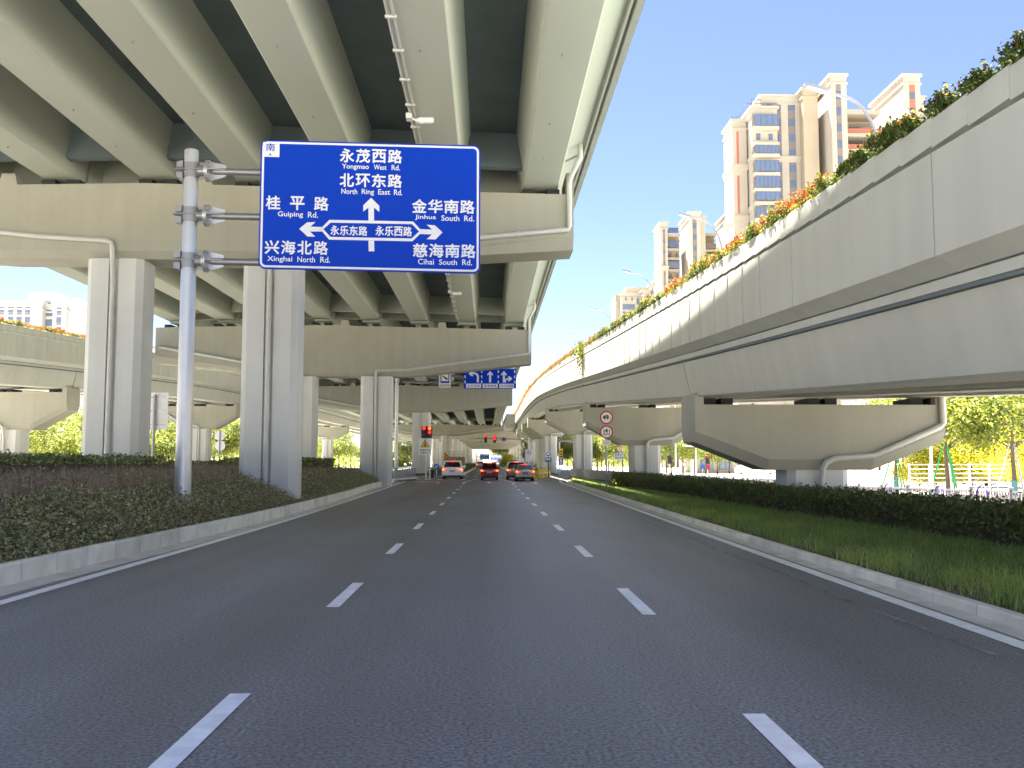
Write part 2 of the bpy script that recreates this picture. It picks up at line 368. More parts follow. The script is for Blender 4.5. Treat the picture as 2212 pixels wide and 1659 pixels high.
def bank_z(x, y):
    d = lkerb(y) - 0.16 - x                               # metres behind the kerb
    k = 1.0 if y < 62 else max(0.0, 1 - (y - 62) / 14)
    return 0.27 + k * float(np.interp(d, [0, 0.3, 1.0, 2.0, 4.0, 6.5, 8, 9.5], [0, 0.22, 0.55, 0.82, 0.98, 0.9, 0.4, -0.55]))
def rverge_z(x, y): return 0.10 + 0.16 * float(np.interp(x - rkerb(y), [0.16, 1.0, 2.0, 5], [0, 0.6, 1, 1])) - (0.5 * max(0, (x - rkerb(y) - 5) / 2.0))
sheet('bank', lambda y: [(lkerb(y) - 0.14 - d, bank_z(lkerb(y) - 0.16 - d, y)) for d in (0, .15, .3, .6, 1, 1.5, 2, 3, 4, 5, 6.5, 8, 9.5)], -12, 76, 'soil')
sheet('verge', lambda y: [(rkerb(y) + 0.14 + d, rverge_z(rkerb(y) + .16 + d, y)) for d in (0, .3, .8, 1.4, 2, 3, 4, 5, 6, 7.2)], -12, 74, 'soil', amp=0.01)
for x0, x1, nm in ((-9.5, -3.0, 'median'), (3.15, 7.9, 'median_strip')):
    mm = MB(); mm.box(x0, x1, 106, 430, -0.34, 0.18); struct(mm.build(nm, 'soil'))

# ------------------------------------------------------------------ main viaduct deck
def fall(x): return 0.02 * (2.35 - x) if x > -11.5 else 0.277 - 0.02 * (-11.5 - x)
GX = [1.76 - 3.22 * k for k in range(8)]
DECK_R, DECK_L = 3.52, -22.7
BENTS = [(30.5, 'B1'), (61.0, 'B2'), (109.0, 'B3'), (176.0, 'B4')]
SPANS = [(8, 31.35, 10.85), (31.5, 61.85, 10.85), (62.0, 109.85, 10.75), (110.0, 176.85, 8.75), (177.0, 425.0, 9.3)]
vd = thing('viaduct', 'wide concrete viaduct deck overhead with parallel box girders', 'viaduct', (-9.5, 30, 10.8))
VO = vd.location
def strip(pts, y0, y1): return [[(x, y, z) for x, z in pts] for y in (y0, y1)]
sl = MB()
nx = [DECK_L + .35, -20.9, -17.6, -14.4, -11.5, -8, -4.7, -1.4, 1.76, DECK_R - .32]
top = [(x, 12.62 + fall(x)) for x in nx]; botm = [(x, 12.36 + fall(x)) for x in nx]
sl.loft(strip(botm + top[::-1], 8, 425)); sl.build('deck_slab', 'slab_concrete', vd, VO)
for y0, y1, zb in SPANS:
    for gx in GX:
        g = MB(); f0 = fall(gx); zt = 12.355 + f0; b = zb + f0
        R_ = 0.86; outer_r = gx == GX[0]; outer_l = gx == GX[-1]
        xr = 3.2 - gx if outer_r else R_; xl = 22.35 + gx if outer_l else R_
        zr = 12.36 + fall(3.2) - 0.005 if outer_r else zt
        pts = [(gx - .60, b + .05), (gx - .55, b), (gx + .55, b), (gx + .60, b + .05)]
        if outer_r: pts += [(gx + .80, zt - .38), (gx + xr, zr - .04), (gx + xr, zr)]
        else: pts += [(gx + R_, zt)]
        if outer_l: pts += [(gx - xl, zt), (gx - xl, zt - .04), (gx - .80, zt - .38)]
        else: pts += [(gx - R_, zt)]
        g.loft(strip(pts, y0 + .02, y1 - .12)); g.build('girder', 'girder_concrete', vd, VO)
    if y1 > 60:                                           # end diaphragms close the gaps between girders over the bents
        for yy_ in ([y1 - 1.5] if y0 < 10 else [y0 + 0.9, y1 - 1.5]):
            for a, b_ in zip(GX[1:], GX[:-1]):
                dm = MB(); dm.loft(strip([(a + .66, zb + .35 + fall(a)), (b_ - .66, zb + .35 + fall(b_)), (b_ - .84, 12.35 + fall(b_)), (a + .84, 12.35 + fall(a))], yy_, yy_ + .35)); dm.build('diaphragm', 'girder_concrete', vd, VO)
for a, b_ in zip(GX[1:], GX[:-1]):
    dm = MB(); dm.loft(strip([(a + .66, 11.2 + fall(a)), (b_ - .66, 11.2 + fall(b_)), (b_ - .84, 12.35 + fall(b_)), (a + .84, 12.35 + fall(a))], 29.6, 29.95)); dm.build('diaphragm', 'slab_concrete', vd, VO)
    for yy_ in np.arange(114, 174, 9.5):
        if a > -9: dm = MB(); dm.box(a + .8, b_ - .8, yy_, yy_ + .3, 9.4 + fall(a), 12.3); dm.build('cross_brace', 'slab_concrete', vd, VO)
def edge(xo, s, zf):                                       # barrier: inner face, outer fascia panels
    y = 8.0
    mb = MB()
    while y < 424:
        e = y + (5.0 if y < 120 else 20)
        pts = [(xo, 12.02 + zf), (xo, 13.62 + zf), (xo - s * .06, 13.68 + zf), (xo - s * .2, 13.68 + zf), (xo - s * .3, 12.9 + zf), (xo - s * .3, 12.64 + zf), (xo - s * .14, 12.62 + zf), (xo - s * .14, 12.08 + zf)]
        mb.loft(strip(pts, y + .012, e - .012)); y = e
    return mb.build('parapet', 'ramp_concrete', vd, VO)
edge(DECK_R, 1, fall(3.2)); edge(DECK_L, -1, fall(DECK_L))
dr = MB()                                                  # drip ledge and dark gutter strip under the right hand edge
dr.box(3.24, 3.30, 8, 425, 12.16 + fall(3.2), 12.34 + fall(3.2)); dr.build('drip_ledge', 'ramp_concrete', vd, VO)
cd_ = MB()                                                 # cable conduit along the second girder, with its clips
xg = GX[1] - .62
for y0, y1, zb in SPANS[:3]:
    z = zb + fall(GX[1]) - .02
    cd_.tube([(xg - .02, y0 + .5, z + .06), (xg - .02, y1 - 1.2, z + .06)], .055, 8)
    cd_.box(xg + .06, xg + .12, y0 + .5, y1 - 1.2, z - .035, z + .0)
    for yy_ in np.arange(y0 + 1, y1 - 1, 1.6): cd_.box(xg - .09, xg + .16, yy_, yy_ + .07, z - .06, z + .0)
cd_.build('cable_conduit', 'pipe_paint', vd, VO)
for yy_ in (24.2, 50.0, 86.0):
    z = 10.83 + fall(GX[1]); f = MB(); f.box(xg - .14, xg + .02, yy_ - .1, yy_ + .18, z - .12, z + .02); f.tube([(xg - .05, yy_, z - .05), (xg + .2, yy_ + .02, z - .2)], .03, 6)
    f.tube([(xg + .12, yy_, z - .16), (xg + .26, yy_ - .02, z - .16), (xg + .30, yy_ - .02, z - .16), (xg + .55, yy_ - .04, z - .16), (xg + .6, yy_ - .04, z - .16)], [.05, .10, .085, .085, .05], 10)
    lf = f.build('light_fitting', 'steel_white', vd, VO)
# bolts / small drain stubs under the girders
for gx in GX[:6]:
    for yy_ in (20.3, 24.6, 27.5):
        z = 10.85 + fall(gx); st = MB(); st.tube([(gx - .1, yy_, z + .02), (gx - .1, yy_, z - .05)], .025, 6); st.build('vent_stub', 'steel_dark', vd, VO)

# ------------------------------------------------------------------ viaduct piers
def column(x0, x1, y0, y1, z0, z1, parent, org, groove=None, name='column'):
    c = .20; gw = .16; gd = .12; gx = (x0 + x1) / 2 if groove is None else groove
    def ring(z): return [(x0 + c, y0, z), (gx - gw, y0, z), (gx - gw, y0 + gd, z), (gx + gw, y0 + gd, z), (gx + gw, y0, z), (x1 - c, y0, z), (x1, y0 + c, z), (x1, y1 - c, z), (x1 - c, y1, z), (x0 + c, y1, z), (x0, y1 - c, z), (x0, y0 + c, z)]
    mb = MB(); mb.loft([ring(z0), ring(z1)]); return mb.build(name, 'column_concrete', parent, org)
def cap_mesh(stn, y0, y1, ch):
    """stations (x, top z, face-bottom z, bottom z); both lower edges chamfered"""
    mb = MB()
    mb.loft([[(x, y0, zt), (x, y1, zt), (x, y1, zc), (x, y1 - ch, zb), (x, y0 + ch, zb), (x, y0, zc)] for x, zt, zc, zb in stn]); return mb
def bearings(t, o, xs, y0, y1, ztop, zb):
    for x in xs:
        for d in (-.42, .42): mb = MB(); mb.box(x + d - .22, x + d + .22, y0, y1, ztop(x) - .01, zb(x)); mb.build('bearing_pad', 'rubber', t, o)
def main_pier(y, dz, cols, label, zr=10.60, zmid=8.36, zend=8.75, xin=-3.5, right_pipe=True, gz=None):
    t = thing('viaduct_pier', label, 'pier', ((cols[0][0] + cols[-1][1]) / 2, y, bank_z(-10, y) if y < 70 else 0), group='pale concrete piers carrying the wide viaduct')
    o = t.location; zt = lambda x: zr + (fall(x) - fall(2.8)); th = 1.85
    xl = -21.9; mir = cols[0][0] + cols[-1][1] - xin
    stn = [(xl, zt(xl), zend + .42, zend), (mir, zt(mir), zmid + .24, zmid), (-11.5, zt(-11.5), zmid + .24, zmid), (xin, zt(xin), zmid + .24, zmid), (2.85, zt(2.85), zend + .45, zend)]
    cap_mesh(stn, y, y + th, .22).build('pier_cap', 'concrete', t, o)
    for c in cols: column(c[0], c[1], y + .1, y + 1.5, -.4, zmid - .003, t, o)
    bearings(t, o, GX, y + .25, y + th - .25, zt, lambda x: zt(x) + .22)
    for gx in (GX[2] + 1.6, GX[6] + 1.6, GX[4] + 1.6): kb = MB(); kb.loft([[(gx - .3, yy_, zt(gx) - .02), (gx + .3, yy_, zt(gx) - .02), (gx + .22, yy_, zt(gx) + .38), (gx - .22, yy_, zt(gx) + .38)] for yy_ in (y + .003, y + .5)]); kb.build('stopper_block', 'concrete', t, o)
    kb = MB(); kb.box(2.6, 2.85, y + .003, y + th - .003, zt(2.8) - .01, zt(2.8) + .75); kb.build('stopper_block', 'concrete', t, o)
    pr = .085
    c = cols[-1]; gx = (c[0] + c[1]) / 2
    if right_pipe:                                         # downpipe: from the deck edge, down, along the cap and down the column
        ze = zend + .62; zl = zmid + .36
        p = MB()
        p.tube([(3.05, y - .35, 12.25), (3.05, y - .35, 11.75), (2.72, y - .12, 11.1), (2.70, y - .11, 10.9), (2.70, y - .11, ze + .12), (2.66, y - .11, ze), (xin, y - .11, zl + .05), (gx + .18, y - .11, zl), (gx + .03, y - .10, zl - .05), (gx, y - .08, zl - .18), (gx, y - .02, zmid - .25), (gx, y + .06, zmid - .6), (gx, y + .06, 0.1)], pr, 12)
        for yy_, xx, zz in ((0, 2.4, .3), (0, 1.0, .3), (0, -.6, .3)):
            f_ = (2.66 - xx) / (2.66 - xin); zc = ze + (zl + .05 - ze) * f_; p.tube([(xx - .05, y - .11, zc), (xx + .05, y - .11, zc)], pr + .018, 12)
        for zz in (2.2, 5.0): p.tube([(gx, y + .06, zz - .06), (gx, y + .06, zz + .06)], pr + .018, 12)
        p.build('drain_pipe', 'pipe_paint', t, o, smooth='auto')
    c = cols[0]; gx = (c[0] + c[1]) / 2; p = MB()
    zl = zmid + .55
    p.tube([(-21.6, y - .11, zend + 1.0), (gx - 2.4, y - .11, zl + .12), (gx - .2, y - .11, zl), (gx - .03, y - .1, zl - .06), (gx, y - .08, zl - .2), (gx, y - .02, zmid - .2), (gx, y + .06, zmid - .6), (gx, y + .06, 0.1)], pr, 12)
    p.build('drain_pipe', 'pipe_paint', t, o, smooth='auto')
    return t
main_pier(30.5, 0, [(-13.35, -11.5), (-8.2, -6.35)], 'nearest concrete viaduct pier, two columns behind the large blue direction sign')
main_pier(61.0, 0, [(-13.3, -11.4), (-8.45, -6.4)], 'second concrete viaduct pier, its wide cap just above the blue lane sign', zr=10.32, zmid=7.22, zend=8.09, xin=-5.4)
main_pier(109.0, 0, [(-13.6, -11.6), (-9.0, -6.85)], 'third concrete viaduct pier, its columns behind the left traffic light', zr=10.25, zmid=7.3, zend=8.2, xin=-6.0, right_pipe=False)
main_pier(176.0, 0, [(-13.6, -11.8), (-8.9, -6.9)], 'fourth concrete viaduct pier, just before the row of portal frames', zr=8.3, zmid=6.35, zend=7.3, xin=-6.0)
ORD = ['first', 'second', 'third', 'fourth', 'fifth', 'sixth', 'seventh', 'eighth', 'ninth', 'tenth', 'eleventh', 'twelfth', 'thirteenth', 'fourteenth', 'fifteenth', 'sixteenth', 'seventeenth', 'eighteenth', 'nineteenth', 'twentieth']
for i, y in enumerate((211, 241, 271, 301, 331, 361, 391)):
    t = thing('portal_pier', ORD[i] + ' portal frame pier straddling the far road, counted from the crossing', 'pier', (0.8, y, 0), group='portal frame piers over the far road'); o = t.location
    cap_mesh([(-14.5, 8.9, 7.2, 7.0), (-9, 8.9, 6.75, 6.5), (9.5, 8.7, 6.75, 6.5), (13.5, 8.6, 7.2, 7.0)], y, y + 2.0, .25).build('portal_beam', 'concrete', t, o)
    for a, b_ in ((-12.8, -11.2), (-8.5, -6.7), (8.7, 10.6)): column(a, b_, y + .1, y + 1.7, -.4, 6.52, t, o)
    p = MB(); p.tube([(10.9, y - .05, 6.9), (9.65, y - .05, 6.7), (9.65, y + .1, 6.2), (9.65, y + .12, 0)], .09, 8); p.tube([(-7.6, y - .05, 6.9), (-7.6, y + .12, 6.2), (-7.6, y + .12, 0)], .09, 8)
    p.build('drain_pipe', 'pipe_paint', t, o)

# ------------------------------------------------------------------ ramps
TR = interp([(-30, 3.3), (8, 5.51), (12, 5.71), (17.3, 5.99), (26, 6.47), (37, 7.07), (48, 7.66), (60, 8.3), (78, 9.14), (95, 9.8), (120, 10.3), (167, 10.65), (200, 10.85), (260, 10.95), (425, 10.95)])
XR = interp([(-30, 5.15), (9, 5.17), (26, 5.28), (37, 5.27), (48, 5.2), (60, 5.1), (78, 5.0), (95, 4.95), (120, 5.0), (167, 5.3), (200, 5.4), (425, 5.4)])
RW = 8.6
class Ramp: pass
def make_ramp(Xf, Tf, s, y0, y1, joints, name, label, span_joints):
    rp = Ramp(); rp.X, rp.T, rp.s = Xf, Tf, s
    t = thing(name, label, 'ramp', (Xf(26) + s * RW / 2, 26, Tf(26) - 3)); o = t.location; rp.root = t
    def sweep(pts, a, b, step=2.0):
        ys_ = [a] + [q for q in np.arange(math.ceil(a / step) * step, b, step) if a + .05 < q < b - .05] + [b]
        return [[(Xf(q) + s * x, q, Tf(q) + z) for x, z in pts] for q in ys_]
    rp.sweep = sweep
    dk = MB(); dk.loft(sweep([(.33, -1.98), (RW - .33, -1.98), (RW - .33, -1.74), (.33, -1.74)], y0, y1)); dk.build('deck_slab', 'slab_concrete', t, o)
    lp = MB(); lp.loft(sweep([(.30, -1.93), (.42, -1.93), (.42, -1.80), (.30, -1.80)], y0, y1)); lp.build('edge_lip', 'ramp_concrete', t, o)
    for a, b in zip(joints[:-1], joints[1:]):              # outer parapet panels
        pn = MB(); pn.loft(sweep([(.32, -1.775), (.28, -1.775), (.0, -1.60), (.0, -.375), (.25, -.375), (.34, -1.74)], a + .012, b - .012))
        if 19 < b < 75:
            for q in np.arange(max(a + .8, 17.5), b - .3, 1.23): pn.loft(sweep([(-.02, -1.58), (.01, -1.585), (.01, -.38), (-.02, -.38)], q, q + .03))  # thin ribs added so their shadows draw dark vertical lines
        pn.build('parapet_panel', 'ramp_concrete', t, o)
    fp = MB(); fp.loft(sweep([(RW - .32, -1.775), (RW - .28, -1.775), (RW, -1.60), (RW, -.2), (RW - .25, -.2), (RW - .34, -1.74)], y0, y1)); fp.build('far_parapet', 'ramp_concrete', t, o)
    for a, b in zip(span_joints[:-1], span_joints[1:]):
        for k, (gl, gr) in enumerate(((.42, 2.0), (3.5, 5.1), (6.6, 8.18))):
            g = MB(); g.loft(sweep([(gl, -1.985), (gl + .22, -2.96), (gl + .28, -3.0), (gr - .28, -3.0), (gr - .22, -2.96), (gr, -1.985)], a + .05, b - .05)); g.build('girder', 'ramp_concrete', t, o)
    return rp
jr = [-6, -.5, 4.9, 10.46, 15.6, 21.9, 27.5, 33.5, 39.5, 45.5, 48.6] + list(np.arange(54.6, 300, 6.0)) + [425]
rr = make_ramp(XR, TR, 1, -6, 425, jr, 'ramp_bridge', 'long concrete ramp bridge rising along the right side with planted parapet', [-6, 26.9, 48.9 + 6, 88.9, 124.9, 150.9, 182.9, 211.9, 425])
XL = lambda y: -19.12 - XR(y) if y < 200 else -24.5
TL = lambda y: TR(y + 15) + .12
jl = list(np.arange(-30, 200, 6.0)) + [425]
rl = make_ramp(XL, TL, -1, -30, 425, jl, 'ramp_bridge', 'concrete ramp bridge on the left beyond the viaduct columns, sunlit parapet', [-30, 26, 55.9, 91.9, 128.9, 165, 211, 425])
def ramp_pier(rp, y, label, wide=7.15, off=.55, pw=1.5, zg=-.4, haunch=1.75):
    X = rp.X(y); s = rp.s; Z = rp.T(y) - 3.0; zt = Z - .22
    xa = X + s * off; xb = xa + s * wide; xm = (xa + xb) / 2
    t = thing('ramp_pier', label, 'pier', (xm, y, 0), group='hammerhead piers under the ramps'); o = t.location
    zb = zt - haunch + .0; ze = zt - 1.05
    st_ = [(xa, zt, ze + .3, ze), (xm - s * 1.5, zt, zb + .3, zb), (xm + s * 1.5, zt, zb + .3, zb), (xb, zt, ze + .3, ze)]
    mb = cap_mesh(st_, y, y + 1.8, .2)
    mb.box(min(xa, xa + s * .26), max(xa, xa + s * .26), y + .003, y + 1.797, zt - .01, zt + .33)
    mb.box(min(xb, xb - s * .26), max(xb, xb - s * .26), y + .003, y + 1.797, zt - .01, zt + .33)
    mb.build('pier_cap', 'concrete', t, o)
    column(xm - pw / 2 - .15, xm + pw / 2 + .1, y + .12, y + 1.55, zg, zb - .003, t, o)
    for d in (1.3, 4.3, 7.3):
        for e in (-.25, .25): b = MB(); b.box(X + s * (d + e) - .17, X + s * (d + e) + .17, y + .3, y + 1.5, zt - .01, zt + .2); b.build('bearing_pad', 'rubber', t, o)
    p = MB(); q = xm + s * .1; xe = xb - s * .1
    p.tube([(xe, y - .1, zt + 1.2), (xe, y - .1, ze + .52), (xe - s * .1, y - .1, ze + .42), (xm + s * 1.5, y - .1, zb + .42), (xm + s * .35, y - .1, zb + .33), (xm + s * .1, y - .1, zb + .22), (xm, y - .09, zb + .05), (xm, y - .04, zb - .12), (xm, y + .04, zb - .3), (xm, y + .05, -.2)], .085, 12)
    p.build('drain_pipe', 'pipe_paint', t, o, smooth='auto')
    return t
for y, l in ((26, 'nearest hammerhead pier under the right ramp, rising behind the dark hedge'), (54, 'second hammerhead pier under the right ramp, behind the two round weight limit signs'),
             (88, 'third hammerhead pier under the right ramp, beyond the low concrete barrier'), (124, 'fourth hammerhead pier under the right ramp, behind the blue bus sign'),
             (150, 'fifth pier under the right ramp, beyond the crossing'), (182, 'sixth pier under the right ramp, furthest before the portal frames')):
    ramp_pier(rr, y, l, haunch=1.85 if y < 40 else 2.2, off=.55 if y < 120 else .25, wide=7.15 if y < 120 else 6.2)
for y, l in ((55, 'nearest pier under the left ramp, at the left edge of the photo'), (91, 'second pier under the left ramp, seen between the columns of the nearest viaduct pier'),
             (128, 'third pier under the left ramp, seen between the columns of the second viaduct pier'), (165, 'fourth pier under the left ramp, far behind the left traffic light')):
    ramp_pier(rl, y, l, haunch=2.2)
g = thing('gore_deck', 'pale concrete gore where the right ramp joins the viaduct, mesh fence on top', 'bridge', (4.4, 185, 9)); o = g.location
mb = MB(); mb.loft([[(3.5, 186, 8.3), (5.6, 186, 8.3), (5.5, 186, 11.0), (3.55, 186, 11.0)], [(3.5, 420, 8.3), (5.6, 420, 8.3), (5.5, 420, 11.0), (3.55, 420, 11.0)]]); mb.build('gore_slab', 'ramp_concrete', g, o)
mb = MB()
for k in range(7): mb.box(3.75 + .26 * k, 3.79 + .26 * k, 186.2, 186.25, 11.0, 12.6)
for k in range(6): mb.box(3.7, 5.4, 186.2, 186.25, 11.1 + .28 * k, 11.14 + .28 * k)
mb.build('mesh_fence', 'steel_dark', g, o)

# planters with shrubs on the ramp parapets
def planter_mesh():
    mb = MB(); L_ = .83
    mb.loft([[(-.015, y, -.335), (.36, y, -.335), (.39, y, .0), (.36, y, .02), (.32, y, .02), (.30, y, -.05), (.05, y, -.05), (.03, y, .02), (.01, y, .02), (-.01, y, .0)] for y in (-L_ / 2 + .01, L_ / 2 - .01)]); return mb
P0 = planter_mesh().build('planter_box', 'ramp_concrete'); 
def shrub_mesh(name, mats, frac, n, hgt, upright=0.0):
    c = rng.uniform([-.06, -.38, .05], [.3, .38, hgt], (16, 3)); P = []
    for k in range(16): P.append(c[k] + rng.normal(size=(n // 16, 3)) * [.07, .09, .055])
    P = np.concatenate(P); P[:, 2] = np.clip(P[:, 2], -.03, None)
    P[:, 0] = np.where(P[:, 2] < .06, np.clip(P[:, 0], .02, None), np.clip(P[:, 0], -.06, None))
    V, F = leaf_cards(P, .031); zc = P[:, 2]
    mi = np.zeros(len(P), int); q = rng.random(len(P))
    thr = np.quantile(zc, 1 - frac[0]); mi[(zc > thr) & (q < .8)] = 1
    if len(mats) > 2: mi[(zc > np.quantile(zc, .6)) & (q < frac[1])] = 2
    return np_mesh(name, V, F, mats, mi)
SH = {'dark': [shrub_mesh('shrub', ['leaf_shrub', 'leaf_lime', 'leaf_red'], (.12, .06), 1700, h_) for h_ in (.17, .22, .14)],
      'lime': [shrub_mesh('shrub', ['leaf_shrub', 'leaf_lime', 'leaf_orange'], (.5, .25), 1200, h_) for h_ in (.19, .24)],
      'orange': [shrub_mesh('shrub', ['leaf_lime', 'leaf_orange', 'leaf_red'], (.6, .15), 900, h_) for h_ in (.19, .24)]}
LBL = {'dark': 'shade toned dark green shrub growing in a planter along the ramp parapet', 'lime': 'sun toned yellow green shrub with orange tips in a planter along the ramp parapet', 'orange': 'sun toned orange leaved shrub in a planter along the sunlit ramp parapet'}
used_p = [False]; used_s = set()
def planters(rp, y0, n, gname, lab, kind):
    y = y0
    for i in range(n):
        s = rp.s; loc = (rp.X(y), y, rp.T(y) + .02)
        if not used_p[0]: p = P0; used_p[0] = True
        else: p = P0.copy(); col.objects.link(p)
        p.location = loc; p.rotation_euler = (R(.6), 0, 0) if s > 0 else (R(-.6), 0, R(180)); tag(p, lab, 'planter', gname)
        k = kind(y); j = random.randrange(len(SH[k])); src = SH[k][j]
        if id(src) in used_s: q = src.copy(); col.objects.link(q)
        else: q = src; used_s.add(id(src))
        q.location = loc; q.rotation_euler = (0, 0, 0 if s > 0 else R(180))
        hs = random.uniform(.8, 1.2) ; q.scale = (1, random.choice([-1, 1]) * random.uniform(.95, 1.15), hs)
        tag(q, LBL[k] if rp is rr else LBL[k].replace('the ramp', 'the left ramp').replace('sunlit ramp', 'left ramp'), 'shrub', 'shrubs in the planters of the ' + ('right' if s > 0 else 'left') + ' ramp')
        y += .82
def kind_by_sun(y):  # leaf colour picked by distance, putting sun and shade into the shrubs
    if y < 14: return 'dark' if random.random() < .92 else 'lime'
    if y < 24: return random.choice(['dark', 'lime', 'lime', 'orange'])
    if y < 50: return random.choice(['dark', 'lime', 'lime', 'orange', 'orange']) if y < 32 or y > 44 else random.choice(['dark', 'dark', 'lime'])
    return random.choice(['orange', 'orange', 'orange', 'lime'])
planters(rr, 5.9, 124, 'planter boxes on the right ramp parapet', 'concrete planter box hung along the top of the right ramp parapet', kind_by_sun)
planters(rl, 40.0, 30, 'planter boxes on the left ramp parapet', 'concrete planter box along the top of the left ramp parapet', lambda y: random.choice(['orange', 'orange', 'lime']))
for rp, ya in ((rr, 107.6), (rl, 64.8)):
    mb = MB(); mb.loft(rp.sweep([(-.015, -.335), (.36, -.335), (.39, .02), (-.01, .02)], ya, 240)); mb.build('planter_row', 'ramp_concrete', rp.root, rp.root.location)
    n = 9000; yy = rng.uniform(ya, 240, n); P = np.stack([[rp.X(a) for a in yy], yy, [rp.T(a) for a in yy]], 1) + rng.uniform([-.15, 0, 0], [.25, 0, .5], (n, 3))
    V, F = leaf_cards(P, .09); h = np_mesh('flower_hedge', V, F, ['leaf_orange', 'leaf_lime'], (rng.random(n) < .3).astype(int)); h['kind'] = 'stuff'
    tag(h, 'orange hedge continuing along the far ' + ('right' if rp is rr else 'left') + ' ramp parapet', 'hedge')
# creeper hanging over the expansion joint of the right ramp
n = 500; P = np.stack([rng.normal(0, .16, n), rng.normal(0, .5, n), -np.abs(rng.normal(0, .75, n)) + .35], 1); P[:, 0] = -np.abs(P[:, 0]) - .02
P[:, 1] *= np.clip(1.1 + P[:, 2] * .5, .25, 1); V, F = leaf_cards(P, .07)
cr = np_mesh('creeper', V, F, ['leaf_lime', 'leaf_shrub'], (rng.random(n) < .3).astype(int)); cr.location = (XR(50.5), 50.5, TR(50.5)); tag(cr, 'yellow green creeper hanging over the right ramp parapet at the joint', 'plant')
for k in SH:
    for src in SH[k]:
        if id(src) not in used_s: bpy.data.objects.remove(src)

# ------------------------------------------------------------------ large direction sign on its cantilever post
sg = thing('direction_sign', 'large blue road direction sign on a galvanised cantilever post in the left bank', 'road sign', (-7.15, 22.0, 0.62)); so = sg.location
mb = MB(); mb.tube([(-7.15, 22, .3), (-7.17, 22, 9.12)], [.19, .165], 20); mb.tube([(-7.17, 22, 9.12), (-7.17, 22, 9.15)], [.165, .12], 20); mb.build('post', 'steel', sg, so, smooth='auto')
TILT = R(1.0)
def tl(x, z): return (x, z - (x + 7.15) * math.tan(TILT))
for zc in (8.62, 7.53, 6.42):
    am = MB(); x0, x1 = -6.62, -.6; ax = lambda x: (x, 22, zc - (x + 7.15) * math.tan(TILT))
    am.tube([ax(x0), ax(x1)], [.085, .075], 14); a = am.build('cantilever_arm', 'steel_dark', sg, so, smooth='auto')
    fl = MB()
    for xx in (-6.80, -6.755): fl.tube([ax(xx), ax(xx + .035)], .265, 22)
    for j in range(12):
        q = 2 * math.pi * j / 12; c = ax(-6.74); fl.tube([(c[0], 22 + .22 * math.cos(q), c[2] + .22 * math.sin(q)), (c[0] + .075, 22 + .22 * math.cos(q), c[2] + .22 * math.sin(q))], .02, 6)
    c = ax(-6.72)
    for dz in (-1, 1): fl.loft([[(-6.72, yy, zc + dz * .07), (-6.72, yy, zc + dz * .24), (-6.34, yy, zc + dz * .14), (-6.34, yy, zc + dz * .06)] for yy in (21.99, 22.01)]); 
    for dy in (-1, 1): fl.loft([[(-6.72, 22 + dy * .07, z_), (-6.72, 22 + dy * .24, z_), (-6.34, 22 + dy * .14, z_), (-6.34, 22 + dy * .06, z_)] for z_ in (zc - .005, zc + .008)])
    fl.build('flange', 'steel', a, so, smooth='auto')
    cl = MB(); cl.tube([(-7.155, 22, zc - .18), (-7.16, 22, zc + .18)], .192, 20)
    for z_ in (0.0,): cl.bbox(-7.52, -6.80, 21.78, 22.22, zc - .012, zc + .012, .005)
    for z_ in (-.19, .06): cl.loft([[(-7.48, yy, zc + z_), (-7.33, yy, zc + z_ + (-.03 if z_ < 0 else 0)), (-7.33, yy, zc + z_ + .13 + (.03 if z_ > 0 else 0)), (-7.48, yy, zc + z_ + .13)] for yy in (21.86, 22.14)])
    cl.tube([(-7.0, 22, zc), (-6.79, 22, zc)], .14, 14); cl.loft([[(-7.0, yy, zc - .22), (-6.79, yy, zc - .18), (-6.79, yy, zc + .18), (-7.0, yy, zc + .22)] for yy in (21.99, 22.01)])
    cl.build('clamp', 'steel_dark', a, so, smooth='auto')
SW, SHH = 5.26, 3.13; SX0, SZ0 = -5.465, 9.335; PY = 21.80
def sgp(x, y):                                              # layout units of the sign face -> world
    u = (x - (75 - 50 * (y - 10) / 1265)) / 2078; v = (y - 10 - 65 * u) / 1262
    X = SX0 + u * SW; return (X, SZ0 - v * SHH)
def rrect(x0, x1, z0, z1, r, n=8):
    P = []
    for cx, cz, a0 in ((x1 - r, z1 - r, 0), (x0 + r, z1 - r, 90), (x0 + r, z0 + r, 180), (x1 - r, z0 + r, 270)):
        for j in range(n + 1): P.append((cx + r * math.cos(R(a0 + 90 * j / n)), cz + r * math.sin(R(a0 + 90 * j / n))))
    return P
pm = MB(); pm.plate(rrect(SX0, SX0 + SW, SZ0 - SHH, SZ0, .16), PY, .05)


def shear(mb):                                             # the sagging arm tilts the panel a little
    mb.v = [(x, y, z - (x - SX0) * math.tan(TILT)) for x, y, z in mb.v]; return mb
panel = shear(pm).build('sign_panel', 'sign_blue', sg, so)
rb = MB()
for z_ in (-.4, -1.55, -2.7): rb.box(SX0 + .1, SX0 + SW - .1, PY + .052, PY + .10, SZ0 + z_ - .05, SZ0 + z_ + .05)
for x_ in (.6, 1.9, 3.3, 4.6): rb.box(SX0 + x_ - .04, SX0 + x_ + .04, PY + .101, PY + .13, SZ0 - SHH + .1, SZ0 - .1)
shear(rb).build('back_rail', 'steel', panel, so)
le = MB(); PZ = PY - .004
def ring_plate(mb, outer, inner, y):
    n = len(outer); mb.add([(p[0], y, p[1]) for p in outer] + [(p[0], y, p[1]) for p in inner], [(i, (i + 1) % n, n + (i + 1) % n, n + i) for i in range(n)])
ring_plate(le, rrect(SX0 + .035, SX0 + SW - .035, SZ0 - SHH + .035, SZ0 - .035, .135), rrect(SX0 + .085, SX0 + SW - .085, SZ0 - SHH + .085, SZ0 - .085, .095), PZ)
